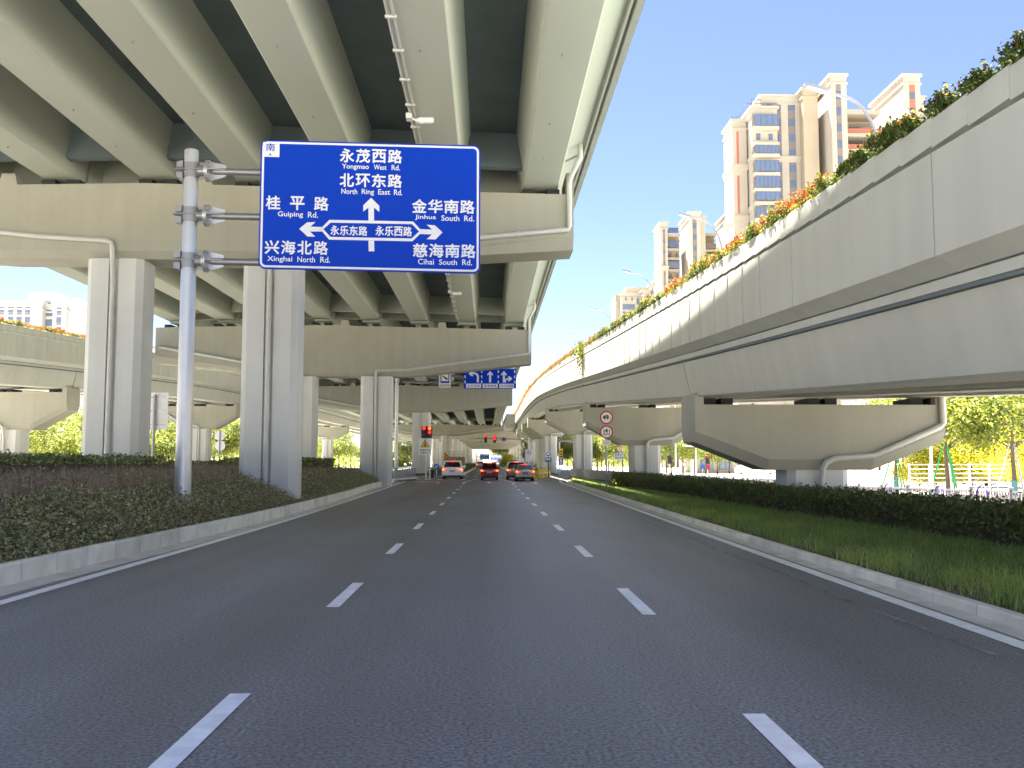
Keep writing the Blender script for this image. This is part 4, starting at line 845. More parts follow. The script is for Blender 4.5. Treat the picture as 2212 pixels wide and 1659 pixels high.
# ------------------------------------------------------------------ vehicles (seen from behind)
def car(name, label, cat, x, y, w, h, L_, kind, paint, plate='plate', group='vehicles waiting at the stop line', rz=0.0):
    t = thing(name, label, cat, (0, 0, 0), 0, group); o = (0, 0, 0)
    belt = {'sedan': .66, 'mpv': .60, 'suv': .60, 'hatch': .61}[kind] * h
    if kind == 'sedan':    st = [(0, .30, belt * .92, belt * .94), (.08, .26, belt * .97, belt), (.75, .22, belt, belt * 1.03), (1.55, .22, belt, h * .985), (2.2, .22, belt, h), (2.8, .22, belt, h * .97), (3.7, .22, belt * .97, belt), (L_ - .35, .24, belt * .82, belt * .84), (L_, .3, belt * .62, belt * .64)]; gr = (.80, .04, 1.48, .93)
    else:                  st = [(0, .32, belt * .95, belt * .99), (.06, .26, belt, belt * 1.04), (.22, .24, belt, h * .86), (.48, .22, belt, h * .985), (1.2, .22, belt, h), (2.5, .22, belt, h * .975), (3.5, .22, belt * .99, belt * 1.05), (L_ - .35, .24, belt * .85, belt * .88), (L_, .3, belt * .62, belt * .64)]; gr = (.075, .06, .30, .90)
    def ring(yy, zb, zm, zt):
        k = 1.0 if 0.1 < yy < L_ - .3 else .94; hw = w / 2 * k; tw = hw * (.77 if zt > zm * 1.15 else .93)
        return [(-hw * .90, yy, zb), (-hw * .98, yy, zb + .12), (-hw, yy, zb + .35), (-hw * .985, yy, zm - .04), (-hw * .95, yy, zm), (-tw, yy, zt - .05), (-tw * .88, yy, zt), (tw * .88, yy, zt), (tw, yy, zt - .05), (hw * .95, yy, zm), (hw * .985, yy, zm - .04), (hw, yy, zb + .35), (hw * .98, yy, zb + .12), (hw * .90, yy, zb)]
    mb = MB(); mb.loft([ring(*s) for s in st]); bd = mb.build('body', paint, t, o, smooth='auto')
    # rear window follows the sloping tail between two stations
    def zat(yy):
        for a, b_ in zip(st[:-1], st[1:]):
            if a[0] <= yy <= b_[0]: q = (yy - a[0]) / (b_[0] - a[0]); return a[3] + q * (b_[3] - a[3])
    def tw(yy): 
        z = zat(yy); return w / 2 * .77
    y0, _, y1, _ = gr; g = MB()
    za, zb_ = (zat(y0) + .015, zat(y1)) if kind == 'sedan' else (belt * 1.06, h * .90)
    ya, yb = (y0 - .03, y1 - .03) if kind == 'sedan' else (.05, .235)
    g.loft([[(-w * .405, ya, za), (w * .405, ya, za), (w * .335, yb, zb_), (-w * .335, yb, zb_)], [(-w * .405, ya + .05, za - .02), (w * .405, ya + .05, za - .02), (w * .335, yb + .05, zb_ - .02), (-w * .335, yb + .05, zb_ - .02)]])
    g.build('rear_window', 'glass_dark', t, o)
    for s in (-1, 1):                                       # side windows
        g = MB(); b0, b1 = (1.1, 3.2) if kind == 'sedan' else (.5, 3.0); u0, u1 = b0 + .35, b1 - .5
        xo = lambda z: s * (w / 2 * (.955 - .185 * (z - belt) / (h - belt)) + .012)
        zl, zh = belt + .05, h * .93
        g.add([(xo(zl), b0, zl), (xo(zl), b1, zl), (xo(zh), u1, zh), (xo(zh), u0, zh)], [(0, 1, 2, 3)]); g.build('side_window', 'glass_dark', t, o)
    b = MB(); b.bbox(-w * .47, w * .47, -.07, .2, .24, .24 + .17 * h, .04); b.build('bumper', paint, t, o)
    b = MB(); b.box(-w * .44, w * .44, -.078, .1, .17, .34); b.build('valance', 'black_case', t, o)
    pz = .52 * belt + .18 if kind != 'sedan' else .72 * belt
    b = MB(); b.bbox(-.22, .22, -.085, -.0, pz - .065, pz + .07, .01); b.build('number_plate', plate, t, o)
    b = MB(); b.box(-.34, .34, -.03, .02, pz + .08, pz + .13); b.build('tailgate_trim', 'steel', t, o)
    lz = belt * (.86 if kind != 'sedan' else .84)
    for s in (-1, 1):
        l = MB(); l.loft([[(s * w * .5, yy, lz - .07), (s * w * .28, yy, lz - .03), (s * w * .28, yy, lz + .05), (s * w * .49, yy, lz + .10)] for yy in (-.04, .14)]); tl2 = l.build('tail_light', 'tail_red', t, o)
        l = MB(); l.loft([[(s * w * .475, yy, lz - .04), (s * w * .385, yy, lz - .03), (s * w * .385, yy, lz + .05), (s * w * .475, yy, lz + .06)] for yy in (-.052, -.03)]); l.build('turn_signal', 'tail_amber', tl2, o)
        for yy in (.85, L_ - .85):
            wh = MB(); r = .315; wh.tube([(s * w * .36, yy, r), (s * w * .485, yy, r)], r, 20); wl_ = wh.build('wheel', 'rubber', t, o, smooth='auto')
            wh = MB(); wh.tube([(s * w * .487, yy, r), (s * w * .494, yy, r)], .2, 14); wh.build('rim', 'steel', wl_, o)
        mm = MB(); mm.bbox(min(s * w * .49, s * w * .60), max(s * w * .49, s * w * .60), 3.0 if kind == 'sedan' else 2.85, 3.12 if kind == 'sedan' else 2.97, belt + .02, belt + .17, .03); mm.build('mirror', paint, t, o)
    if kind != 'sedan':
        sp = MB(); sp.loft([[(-w * .34, -.02, h * .925), (w * .34, -.02, h * .925), (w * .34, -.02, h * .95), (-w * .34, -.02, h * .95)], [(-w * .37, .45, h * .955), (w * .37, .45, h * .955), (w * .36, .45, h * .99), (-w * .36, .45, h * .99)]]); sp.build('spoiler', paint, t, o)
        b = MB(); b.box(-w * .12, w * .12, -.035, .0, h * .92, h * .955); b.build('brake_light', 'tail_red', t, o)
    else:
        b = MB(); b.box(-w * .12, w * .12, 1.40, 1.46, h * .97, h * 1.005); b.build('brake_light', 'tail_red', t, o)
    t.location = (x, y, 0.005); t.rotation_euler = (0, 0, rz); return t
car('minivan', 'white minivan with brake lights on in the left lane at the stop line', 'minivan', -3.25, 84.0, 1.88, 1.70, 4.8, 'mpv', 'paint_white')
car('hatchback', 'dark red hatchback in the middle lane at the stop line', 'car', 0.10, 79.0, 1.52, 1.52, 4.2, 'hatch', 'paint_red')
car('taxi', 'pale gold sedan in the right lane, nearest of the waiting vehicles', 'car', 3.0, 75.5, 1.55, 1.36, 4.4, 'sedan', 'paint_gold', 'plate_blue')
car('off_roader', 'brown off roader partly hidden behind the pale gold sedan', 'car', 2.42, 80.2, 1.66, 1.62, 4.5, 'suv', 'paint_brown')
car('van', 'white van crossing far away behind the right hand hedge', 'van', 34.0, 108, 1.9, 2.0, 5.0, 'mpv', 'paint_white', group=None, rz=R(80))
car('sedan', 'small silver sedan far down the road beyond the portals', 'car', -1.8, 205, 1.7, 1.45, 4.5, 'sedan', 'paint_grey', group=None)
tk = thing('flatbed_truck', 'brown slat sided truck with a rail frame beyond the white minivan', 'truck', (at(986, 1000, 122)[0], 122, 0)); o = tk.location; x = o[0]
mb = MB(); mb.bbox(x - 1.05, x + 1.05, 122, 125.5, .85, 2.15, .03); 
for k in range(4): mb.box(x - 1.06, x + 1.06, 121.97, 122.0, .92 + .3 * k, 1.12 + .3 * k)
mb.build('cargo_bed', 'truck_wood', tk, o)
mb = MB()
for z in (2.2, 2.5, 2.8): mb.box(x - 1.05, x + 1.05, 122.0, 122.06, z, z + .05)
for d in (-1.0, -.35, .35, 1.0): mb.box(x + d - .03, x + d + .03, 122.01, 122.05, 2.15, 2.85)
mb.box(x - 1.05, x - 1.0, 122, 125.4, 2.8, 2.85); mb.box(x + 1.0, x + 1.05, 122, 125.4, 2.8, 2.85); mb.build('rail_frame', 'steel_dark', tk, o)
mb = MB(); mb.bbox(x - .95, x + .95, 125.6, 127.2, .5, 2.2, .12); mb.build('cab', 'paint_white', tk, o)
for s in (-1, 1):
    for yy in (123, 126.4): mb = MB(); mb.tube([(x + s * .62, yy, .42), (x + s * .95, yy, .42)], .42, 16); mb.build('wheel', 'rubber', tk, o)
    mb = MB(); mb.box(x + s * .8 - .1, x + s * .8 + .1, 121.93, 121.97, .6, .72); mb.build('tail_light', 'tail_red', tk, o)

# ------------------------------------------------------------------ barriers and small street things
gr_ = thing('guard_panel', 'grey corrugated metal guard panels curving at the left kerb by the traffic light', 'barrier', (-6.6, 77, 0)); o = gr_.location
pts = [(-8.3, 72.5), (-8.05, 74.4), (-7.6, 76.0), (-6.9, 77.4), (-6.1, 78.4)]
mb = MB(); 
for (a, b_), (c, d) in zip(pts[:-1], pts[1:]):
    for k in range(6):
        q0, q1 = k / 6, (k + .8) / 6; x0, y0, x1, y1 = a + (c - a) * q0, b_ + (d - b_) * q0, a + (c - a) * q1, b_ + (d - b_) * q1
        mb.loft([[(x0, y0, z), (x1, y1, z), (x1, y1 + .05, z), (x0, y0 + .05, z)] for z in (.15, 1.05)])
mb.build('panel', 'guard_grey', gr_, o)
mb = MB(); mb.tube([(a, b_, 1.07) for a, b_ in pts], .04, 6); mb.tube([(a, b_ + .06, .25) for a, b_ in pts], .03, 6); mb.build('rail', 'steel', gr_, o)
cr_ = thing('crash_rail', 'low dark grey crash rail at the kerb in front of the guard panels', 'barrier', (-6.6, 74, 0)); o = cr_.location
mb = MB(); mb.loft([[(x_, y_, .04), (x_ + .1, y_ - .05, .16), (x_, y_, .30), (x_ - .1, y_ + .02, .30), (x_ - .1, y_ + .02, .04)] for x_, y_ in ((-7.2, 70.5), (-7.0, 73), (-6.6, 75.5), (-6.0, 77.8))]); mb.build('rail', 'steel_dark', cr_, o)
ut = thing('motorbike_box', 'dark motorbikes drawn as a plain cabinet beside the guard panels left of the white minivan', 'standin', (at(933, 1020, 92)[0], 92, 0)); o = ut.location  # plain dark box standing in for motorbikes
mb = MB(); mb.bbox(o[0] - .2, o[0] + .2, 92, 92.4, 0, .78, .03); mb.build('box_body', 'black_case', ut, o)
mb = MB(); mb.bbox(o[0] - .23, o[0] + .23, 91.95, 92.45, .78, .84, .02); mb.build('lid', 'steel_dark', ut, o)
for nm, lab, pts in (('concrete_barrier', 'pale concrete barrier end at the right kerb, right of the blue bus sign', [(7.5, 84.0), (7.9, 79), (8.0, 75.6)]), ('concrete_barrier', 'long grey concrete barrier wall behind the weight limit signs', [(7.95, 75.3), (8.6, 69), (9.0, 62), (9.3, 57)])):
    cb = thing(nm, lab, 'barrier', (pts[0][0], pts[0][1], 0)); mb = MB()
    mb.loft([[(x_ - .30, y_, -.3), (x_ - .28, y_, .1), (x_ - .12, y_, .34), (x_ - .08, y_, .95), (x_ + .08, y_, .95), (x_ + .12, y_, .34), (x_ + .28, y_, .1), (x_ + .3, y_, -.3)] for x_, y_ in pts]); mb.build('barrier_wall', 'bare_concrete', cb, cb.location)
bp = MB(); bp.tube([(0, 0, 0), (0, 0, .08), (0, 0, .35), (0, 0, .62), (0, 0, .78), (0, 0, .82)], [.36, .36, .31, .30, .24, .08], 18)
bar0 = thing('water_barrel', 'first yellow water barrel beside the pale gold sedan', 'barrel', (4.55, 86.0, 0), 0, 'yellow water barrels at the right kerb'); bp.build('barrel', 'barrel_yellow', bar0, smooth='auto')
bb = MB(); bb.tube([(0, 0, .44), (0, 0, .54)], .312, 18); bb.build('reflective_band', 'sign_white', bar0)
for i, (a, b_) in enumerate(((5.0, 88.0), (5.45, 90.5), (5.9, 93))): dup(bar0, (a, b_, 0), 0, 1, ORD[i + 1] + ' yellow water barrel counted from the pale gold sedan')
# bus shelter in the distance
sh = thing('bus_shelter', 'small red framed shelter beyond the concrete barrier under the trees', 'shelter', (12.5, 118, -.3)); o = sh.location
mb = MB(); mb.box(10.6, 14.2, 117.2, 118.8, 1.55, 1.7); mb.build('roof', 'tower_orange', sh, o)
mb = MB()
for x_ in (10.8, 12.4, 14.0): mb.box(x_ - .06, x_ + .06, 118.5, 118.62, -.4, 1.55)
mb.build('frame', 'tower_brown', sh, o)
# picket fence on the right: one thing per panel would be cut from one run; the run is one fence
FX = lambda y: 15.6 + .012 * y
pf = thing('picket_fence', 'long white picket fence beyond the dark right hand hedge', 'fence', (16, 40, -.35)); o = pf.location
FT = interp([(8, 1.0), (28, .80), (42, .62), (60, .56), (110, .55)])
mb = MB(); rail = MB()
for y in np.arange(16, 80, .16):
    x_ = FX(y); z = FT(y); mb.box(x_ - .012, x_ + .012, y - .034, y + .034, z - 1.0, z - .06)
mb.build('pickets', 'fence_paint', pf, o)
for y in np.arange(16, 80, 2.4):
    x_ = FX(y); z = FT(y); post = MB(); post.bbox(x_ - .06, x_ + .06, y - .06, y + .06, -.4, z + .06, .02); post.build('post', 'fence_paint', pf, o)
for dz in (-.12, -.85): rail.loft([[(FX(y) - .025, y, FT(y) + dz), (FX(y) + .025, y, FT(y) + dz), (FX(y) + .025, y, FT(y) + dz + .06), (FX(y) - .025, y, FT(y) + dz + .06)] for y in np.arange(16, 80.1, 3)])
rail.build('rails', 'fence_paint', pf, o)
ap = MB(); ap.tube([(0, .32 * math.cos(a), .78 + .32 * math.sin(a)) for a in np.linspace(0, math.pi, 11)], .028, 8, False); ap.tube([(0, .32, .0), (0, .32, .78)], .028, 8); ap.tube([(0, -.32, .0), (0, -.32, .78)], .028, 8)
arch0 = thing('bike_rack', 'purple hoop rack at the white picket fence, first from the right edge', 'rack', (0, 0, 0), 0, 'purple hoops along the white fence'); ap.build('hoop', 'sign_purple', arch0, smooth='auto')
arch0.location = (15.2, 28.3, -.2)
ya = [31.6, 35.8, 41, 47, 54, 62]
for i, y in enumerate(ya): dup(arch0, (FX(y) - .5, y, -.30 - .02 * i), 0, 1, 'purple hoop rack at the white picket fence, ' + ORD[i + 1] + ' from the right edge')
rf = thing('railing', 'grey metal railing with level bars in front of the yellow green bushes', 'railing', (24, 46, -.35)); o = rf.location
A, B_ = (20.6, 45.0), (26.2, 46.2); mb = MB(); pmb = MB()
for k in range(7): 
    z = .15 + .22 * k; mb.tube([(A[0], A[1], z), (B_[0], B_[1], z)], .022, 6)
mb.build('bars', 'steel_white', rf, o)
for k in range(6):
    q = k / 5; x_, y_ = A[0] + (B_[0] - A[0]) * q, A[1] + (B_[1] - A[1]) * q; pmb = MB(); pmb.bbox(x_ - .06, x_ + .06, y_ - .03, y_ + .03, -.4, 1.52, .01); pmb.build('post', 'steel', rf, o)
wf = thing('hoarding', 'white panelled hoarding with capped posts behind the nearest ramp pier', 'fence', (24, 62, -.35)); o = wf.location
mb = MB(); mb.box(23.2, 29.5, 62, 62.08, -.35, .95); mb.build('panels', 'white_plain', wf, o)
for k in range(6): x_ = 23.2 + 1.25 * k; mb = MB(); mb.bbox(x_ - .08, x_ + .08, 61.93, 62.15, -.35, 1.1, .02); mb.build('post', 'steel_white', wf, o)
mb = MB(); mb.box(23.2, 29.5, 61.96, 62.0, .95, 1.0); mb.build('top_rail', 'steel_white', wf, o)
# poles and signals on the far right street
def pole(px, y, ztop, lab, r=.07, name='lamp_post', arm=None):
    x_ = at(px, 1000, y)[0]; t = thing(name, lab, 'post', (x_, y, -.35)); o = t.location; mb = MB(); mb.tube([(x_, y, -.4), (x_, y, ztop)], [r, r * .7], 10); mb.build('pole', 'steel_white', t, o)
    if arm: mb = MB(); mb.tube([(x_, y, ztop - .1), (x_ + arm, y, ztop)], .05, 8); mb.bbox(min(x_ + arm, x_ + arm * 1.15), max(x_ + arm, x_ + arm * 1.15), y - .1, y + .1, ztop - .06, ztop + .1, .02); mb.build('arm', 'steel_white', t, o)
    return t
pole(2012, 42, 8, 'plain pale lamp post in front of the yellow bush on the right')
pole(1875, 58, 7, 'thick white post by the hoarding right of the nearest ramp pier', .2)
pole(1460, 100, 9, 'tall white pole seen between the two nearest ramp piers', .1)
pole(1504, 96, 3.2, 'white post with a short arm and camera between the two nearest ramp piers', .1, 'camera_post', -1.2)
for px, y, zc, lit, lab in ((1447, 98, 1.8, (None, None, None), 'dark unlit signal seen from the side between the two nearest ramp piers'), (1529, 98, 1.75, ('lamp_red', None, None), 'pedestrian signal with a lit red lamp beyond the right hedge')):
    x_ = at(px, 1000, y)[0]; t = thing('traffic_light', lab, 'traffic light', (x_, y, -.35)); o = t.location
    mb = MB(); mb.tube([(x_, y + .15, -.4), (x_, y + .15, 2.2)], .05, 8); mb.build('post', 'steel_white', t, o); signal_head(t, o, x_, y, zc, .95, lit, .42)
for px, py, y, kw, lab, nm in ((1479, 1003, 92, dict(face='white_plain', rim='sign_red'), 'small round no parking sign with red rim beyond the right hedge', 'parking_sign'), (1529, 1009, 90, dict(face='sign_red'), 'small plain red disc under the lit red pedestrian signal', 'red_disc')):
    p = at(px, py, y); t = thing(nm, lab, 'road sign', (p[0], y, -.35)); round_sign(t, t.location, p[0], y, p[2], .24, **kw); mb = MB(); mb.tube([(p[0], y + .06, -.4), (p[0], y + .06, p[2])], .03, 6); mb.build('post', 'steel_white', t, t.location)
p = at(1518, 1008, 90); t = thing('blue_sign', 'small light blue sign panel left of the red disc beyond the right hedge', 'road sign', (p[0], 90, -.35)); mb = MB(); mb.plate(rrect(p[0] - .25, p[0] + .25, p[2] - .2, p[2] + .2, .03, 2), 90, .03); mb.build('panel', 'sign_blue_dull', t, t.location); mb = MB(); mb.tube([(p[0], 90.06, -.4), (p[0], 90.06, p[2])], .03, 6); mb.build('post', 'steel_white', t, t.location)

# ------------------------------------------------------------------ street lamps on the right ramp
lm0 = thing('street_lamp', 'nearest street lamp on the right ramp, in front of the tall tower block', 'street lamp', (0, 0, 0), 0, 'street lamps along the right ramp')
mb = MB(); hgt = 8.2; P = [(0, 0, 0), (0, 0, hgt - 2.4)] + [(-1.05 * (1 - math.cos(a)) * 1.25, 0, hgt - 2.4 + 2.1 * math.sin(a)) for a in np.linspace(.15, 1.45, 9)] + [(-1.5, 0, hgt - .22), (-1.75, 0, hgt - .14)]
mb.tube(P, [.085, .07] + [.055] * 9 + [.045, .04], 10); mb.build('pole', 'lamp_grey', lm0, smooth='auto')
mb = MB(); mb.loft([[(x_, -w_, z - d_), (x_, w_, z - d_), (x_, w_ * .9, z + d_), (x_, -w_ * .9, z + d_)] for x_, z, w_, d_ in ((-1.7, hgt - .14, .07, .05), (-1.85, hgt - .08, .16, .07), (-2.5, hgt + .1, .15, .05), (-2.58, hgt + .12, .08, .02))]); hd = mb.build('lamp_head', 'lamp_grey', lm0)
mb = MB(); mb.loft([[(-1.9, -.13, hgt - .145), (-1.9, .13, hgt - .145), (-2.46, .12, hgt + .03), (-2.46, -.12, hgt + .03)], [(-1.9, -.13, hgt - .13), (-1.9, .13, hgt - .13), (-2.46, .12, hgt + .045), (-2.46, -.12, hgt + .045)]]); mb.build('diffuser', 'sign_white', hd)
mb = MB(); mb.bbox(-.16, .16, -.16, .16, 0, .5, .03); mb.build('base', 'steel_white', lm0)
LY = [31, 52, 73, 97, 120, 145, 170]
def lpos(y): return (XR(y) + RW - .35, y, TR(y) - .35)
lm0.location = lpos(LY[0])
for i, y in enumerate(LY[1:]): dup(lm0, lpos(y), 0, 1, ORD[i + 1] + ' street lamp on the right ramp counted from the camera')

# ------------------------------------------------------------------ tower blocks
class Tower:
    def __init__(s, label, loc, name='tower_block'):
        s.t = thing(name, label, 'building', loc); s.o = s.t.location; s.n = 0
    def vol(s, x0, x1, y0, y1, z1, m='tower_cream', z0=-.4, bands=(), cornice=True, nm='wall'):
        mb = MB(); mb.box(x0, x1, y0, y1, z0, z1)
        if cornice: mb.box(x0 - .35, x1 + .35, y0 - .35, y1 + .35, z1, z1 + .5); mb.box(x0 - .2, x1 + .2, y0 - .2, y1 + .2, z1 - 1.6, z1 - 1.25)
        for zb in bands: mb.box(x0 - .3, x1 + .3, y0 - .3, y1 + .3, zb, zb + .6); mb.box(x0 - .18, x1 + .18, y0 - .18, y1 + .18, zb - .7, zb)
        return mb.build(nm, m, s.t, s.o)
    def win(s, x0, x1, y, z0, z1, panes=2, frame=.08):
        if s.n >= 100: return
        s.n += 1; mb = MB(); mb.box(x0, x1, y - .06, y + .02, z0, z1); f = mb.build('window', 'window_frame', s.t, s.o)
        g = MB(); w_ = (x1 - x0) / panes
        for k in range(panes): g.box(x0 + k * w_ + frame, x0 + (k + 1) * w_ - frame, y - .10, y - .062, z0 + frame, z1 - frame)
        g.build('pane', 'window_glass', f, s.o)
    def strip(s, x0, x1, y, z0, z1, m='tower_brown'):
        mb = MB(); mb.box(x0, x1, y - .05, y + .02, z0, z1); mb.build('spandrel', m, s.t, s.o)
FH = 2.98
def X_(px, y): return at(px, 500, y)[0]
def Z_(py, y, px=1750): return at(px, py, y)[2]
Ya = 178.0; T1 = Tower('tall cream tower block with balcony windows, rising behind the right ramp', (60, 185, -.4))
xs = lambda zx: X_(1538 + .2422 * zx, Ya); zs = lambda zy: Z_(155.5 + .2422 * zy, Ya)
b1 = (zs(760), zs(1250))
D1 = Ya + 10.5
T1.vol(49.3, 52.2, Ya + 3.6, D1, zs(392), 'tower_cream', bands=(zs(800), zs(1265)))
T1.vol(xs(385), xs(617), Ya + .8, D1, zs(318), 'tower_cream', bands=(zs(760), zs(1200)))
T1.vol(xs(480), xs(845), Ya + 1.6, D1, zs(200), 'tower_cream', bands=(zs(755),))
T1.vol(xs(832), xs(965), Ya - .6, D1, zs(172), 'tower_cream_shaded')
T1.vol(xs(1028), xs(1166), Ya - 4.0, D1, zs(110), 'tower_cream')
T1.vol(xs(1166), xs(1535), Ya + 4, D1, zs(345), 'tower_cream_shaded', cornice=True)
T1.vol(xs(1650), xs(1796), Ya - 5.0, D1, zs(125), 'tower_cream')
T1.vol(xs(1790), xs(1960), Ya + 1, D1, zs(210), 'tower_cream')
zf = [zs(265) - FH * k * 0.985 for k in range(12)]
T1.strip(xs(630), xs(664), Ya + 1.6, zs(1140), zs(255)); T1.strip(xs(728), xs(792), Ya + 1.6, zs(1140), zs(255))
T1.strip(xs(1072), xs(1116), Ya - 4, zs(900), zs(160)); T1.strip(xs(1700), xs(1750), Ya - 5, zs(600), zs(172), 'tower_orange')
T1.strip(50.1, 50.55, Ya + 3.6, zs(780), zs(480), 'tower_orange'); T1.strip(50.1, 50.55, Ya + 3.6, zs(1220), zs(880), 'tower_orange')
for k in range(7):
    a, b_ = zs(258 + 138 * k), zs(320 + 138 * k)
    if k != 4: pass
    T1.win(xs(632), xs(662), Ya + 1.56, b_, a, 1); T1.win(xs(730), xs(790), Ya + 1.56, b_, a, 2)
for k in range(6): T1.win(xs(1074), xs(1114), Ya - 4.04, zs(310 + 141 * k), zs(242 + 141 * k), 2)
for k in range(3): T1.win(xs(1702), xs(1748), Ya - 5.04, zs(322 + 140 * k), zs(262 + 140 * k), 2)
for k in range(3): T1.win(xs(1825), xs(1882), Ya + .96, zs(345 + 140 * k), zs(280 + 140 * k), 2)
for z0, z1, pn_ in ((488, 385, 4), (732, 655, 6), (895, 795, 5), (1035, 932, 6), (1150, 1070, 5), (1300, 1208, 6), (1430, 1345, 6)): T1.win(xs(395), xs(610), Ya - .35, zs(z0), zs(z1), pn_)
T1.win(xs(425), xs(460), Ya + .76, zs(598), zs(540), 1); T1.win(xs(538), xs(570), Ya + .76, zs(595), zs(543), 1); T1.win(xs(535), xs(570), Ya + 1.56, zs(298), zs(262), 1)
mb = MB()
for z in (490, 630, 735, 900, 1040, 1160, 1310): mb.box(xs(385), xs(615), Ya - .45, Ya + .9, zs(z + 32), zs(z + 2))
mb.build('balcony', 'tower_cream', T1.t, T1.o)
mb = MB()
for k in range(20): x_ = xs(345) + (xs(612) - xs(345)) * k / 19; mb.box(x_ - .03, x_ + .03, Ya + .5, Ya + .56, zs(316), zs(275))
mb.box(xs(345), xs(612), Ya + .5, Ya + .56, zs(277), zs(272)); mb.box(xs(390), xs(480), Ya + .9, Ya + 1.1, zs(240), zs(234)); mb.box(xs(385), xs(390), Ya + .9, Ya + 1, zs(316), zs(236))
for yy_ in np.arange(Ya + 1, D1, 1.1): mb.box(51.3, 51.36, yy_, yy_ + .06, zs(316), zs(275))
mb.box(51.3, 51.36, Ya + .8, D1, zs(277), zs(272)); mb.box(49.3, 51.2, Ya + 3.9, Ya + 3.96, zs(345), zs(340)); mb.box(49.3, 49.36, Ya + 3.9, D1, zs(345), zs(340))
for yy_ in np.arange(Ya + 4, D1, 1.3): mb.box(49.3, 49.36, yy_, yy_ + .06, zs(392), zs(343))
mb.box(49.4, 51.2, Ya + 5, D1 - 1, zs(352), zs(346))
mb.build('roof_railing', 'window_frame', T1.t, T1.o)
for k in range(5):
    z = zs(512 + 140 * k); m_ = MB(); m_.box(xs(1175), xs(1530), Ya - .5, Ya + 4.2, z - .9, z + .1); m_.build('balcony_front', 'tower_orange', T1.t, T1.o)
    m_ = MB(); m_.box(xs(1175), xs(1530), Ya - .7, Ya + 4.2, z - 1.6, z - .92); m_.build('balcony_slab', 'tower_cream', T1.t, T1.o)
    m_ = MB()
    for j in range(14): x_ = xs(1175 + 27 * j); m_.box(x_ - .04, x_ + .04, Ya - .4, Ya - .34, z + .1, z + .95)
    m_.box(xs(1175), xs(1530), Ya - .42, Ya - .32, z + .92, z + 1.0); m_.build('balcony_rail', 'window_frame', T1.t, T1.o)
    T1.win(xs(1320), xs(1420), Ya + 3.95, z + .1, z + 2.0, 3)
m_ = MB(); m_.box(xs(1175), xs(1530), Ya - .3, Ya + 5, zs(375), zs(340)); m_.box(xs(1180), xs(1400), Ya + 1, Ya + 3, zs(340), zs(312)); m_.build('roof_slab', 'tower_cream', T1.t, T1.o)
Yb = 257.0; T2 = Tower('middle cream tower block, lower and further than the tallest one', (72, 265, -.4))
xs = lambda zx: X_(1296 + .1666 * zx, Yb); zs = lambda zy: Z_(466.6 + .1666 * zy, Yb, 1480)
T2.vol(xs(770), xs(862), Yb - 1.5, Yb + 8, zs(118), bands=(zs(690),)); T2.vol(xs(850), xs(1045), Yb + 2, Yb + 8, zs(235), 'tower_cream_shaded')
T2.vol(xs(1110), xs(1250), Yb - 5, Yb + 8, zs(25)); T2.vol(xs(1250), xs(1346), Yb - 2, Yb + 8, zs(42)); T2.vol(xs(1340), xs(1535), Yb + 5, Yb + 8, zs(200), 'tower_cream_shaded'); T2.vol(xs(1600), xs(1720), Yb - 4, Yb + 8, zs(22))
T2.strip(xs(1152), xs(1202), Yb - 5, zs(760), zs(82)); T2.strip(xs(804), xs(830), Yb - 1.5, zs(650), zs(180)); T2.strip(xs(804), xs(830), Yb - 1.5, zs(980), zs(725)); T2.strip(xs(1650), xs(1700), Yb - 4, zs(300), zs(80))
for k in range(6): T2.win(xs(1155), xs(1200), Yb - 5.04, zs(222 + 141 * k), zs(152 + 141 * k), 2)
for k in range(6): T2.win(xs(806), xs(828), Yb - 1.54, zs(225 + 141 * k), zs(180 + 141 * k), 1)
for k, (z0, z1) in enumerate(((212, 142), (400, 308), (672, 580), (920, 850))): T2.win(xs(862), xs(1025), Yb + .9, zs(z0), zs(z1), 4)
for k, z in enumerate((510, 780)): T2.win(xs(905), xs(940), Yb + 1.96, zs(z), zs(z - 55), 1); T2.win(xs(1000), xs(1022), Yb + 1.96, zs(z), zs(z - 55), 1)
for k in range(2): T2.win(xs(1652), xs(1698), Yb - 4.04, zs(212 + 141 * k), zs(148 + 141 * k), 2)
mb = MB()
for z in (235, 420, 540, 690, 820): mb.box(xs(852), xs(1032), Yb + .7, Yb + 2.1, zs(z + 22), zs(z - 8))
for z in (195, 410, 560, 690): mb.box(xs(1345), xs(1532), Yb + 2, Yb + 5.1, zs(z + 30), zs(z))
mb.build('balcony', 'tower_cream', T2.t, T2.o)
mb = MB()
for z in (330, 460, 600): mb.box(xs(1350), xs(1530), Yb + 2.2, Yb + 5.2, zs(z + 70), zs(z))
mb.build('loggia', 'tower_brown', T2.t, T2.o)
Yc = 330.0; T3 = Tower('smallest and furthest cream tower block at the left end of the group', (55, 340, -.4)); zs = lambda zy: Z_(466.6 + .1666 * zy, Yc, 1360); xs = lambda zx: X_(1296 + .1666 * zx, Yc)
T3.vol(xs(215), xs(272), Yc + 4, Yc + 15, zs(1020)); T3.vol(xs(272), xs(525), Yc, Yc + 15, zs(1010)); T3.vol(xs(365), xs(640), Yc + 6, Yc + 15, zs(905)); T3.vol(xs(528), xs(640), Yc - 3, Yc + 15, zs(990)); T3.vol(xs(650), xs(800), Yc - 5, Yc + 15, zs(890))
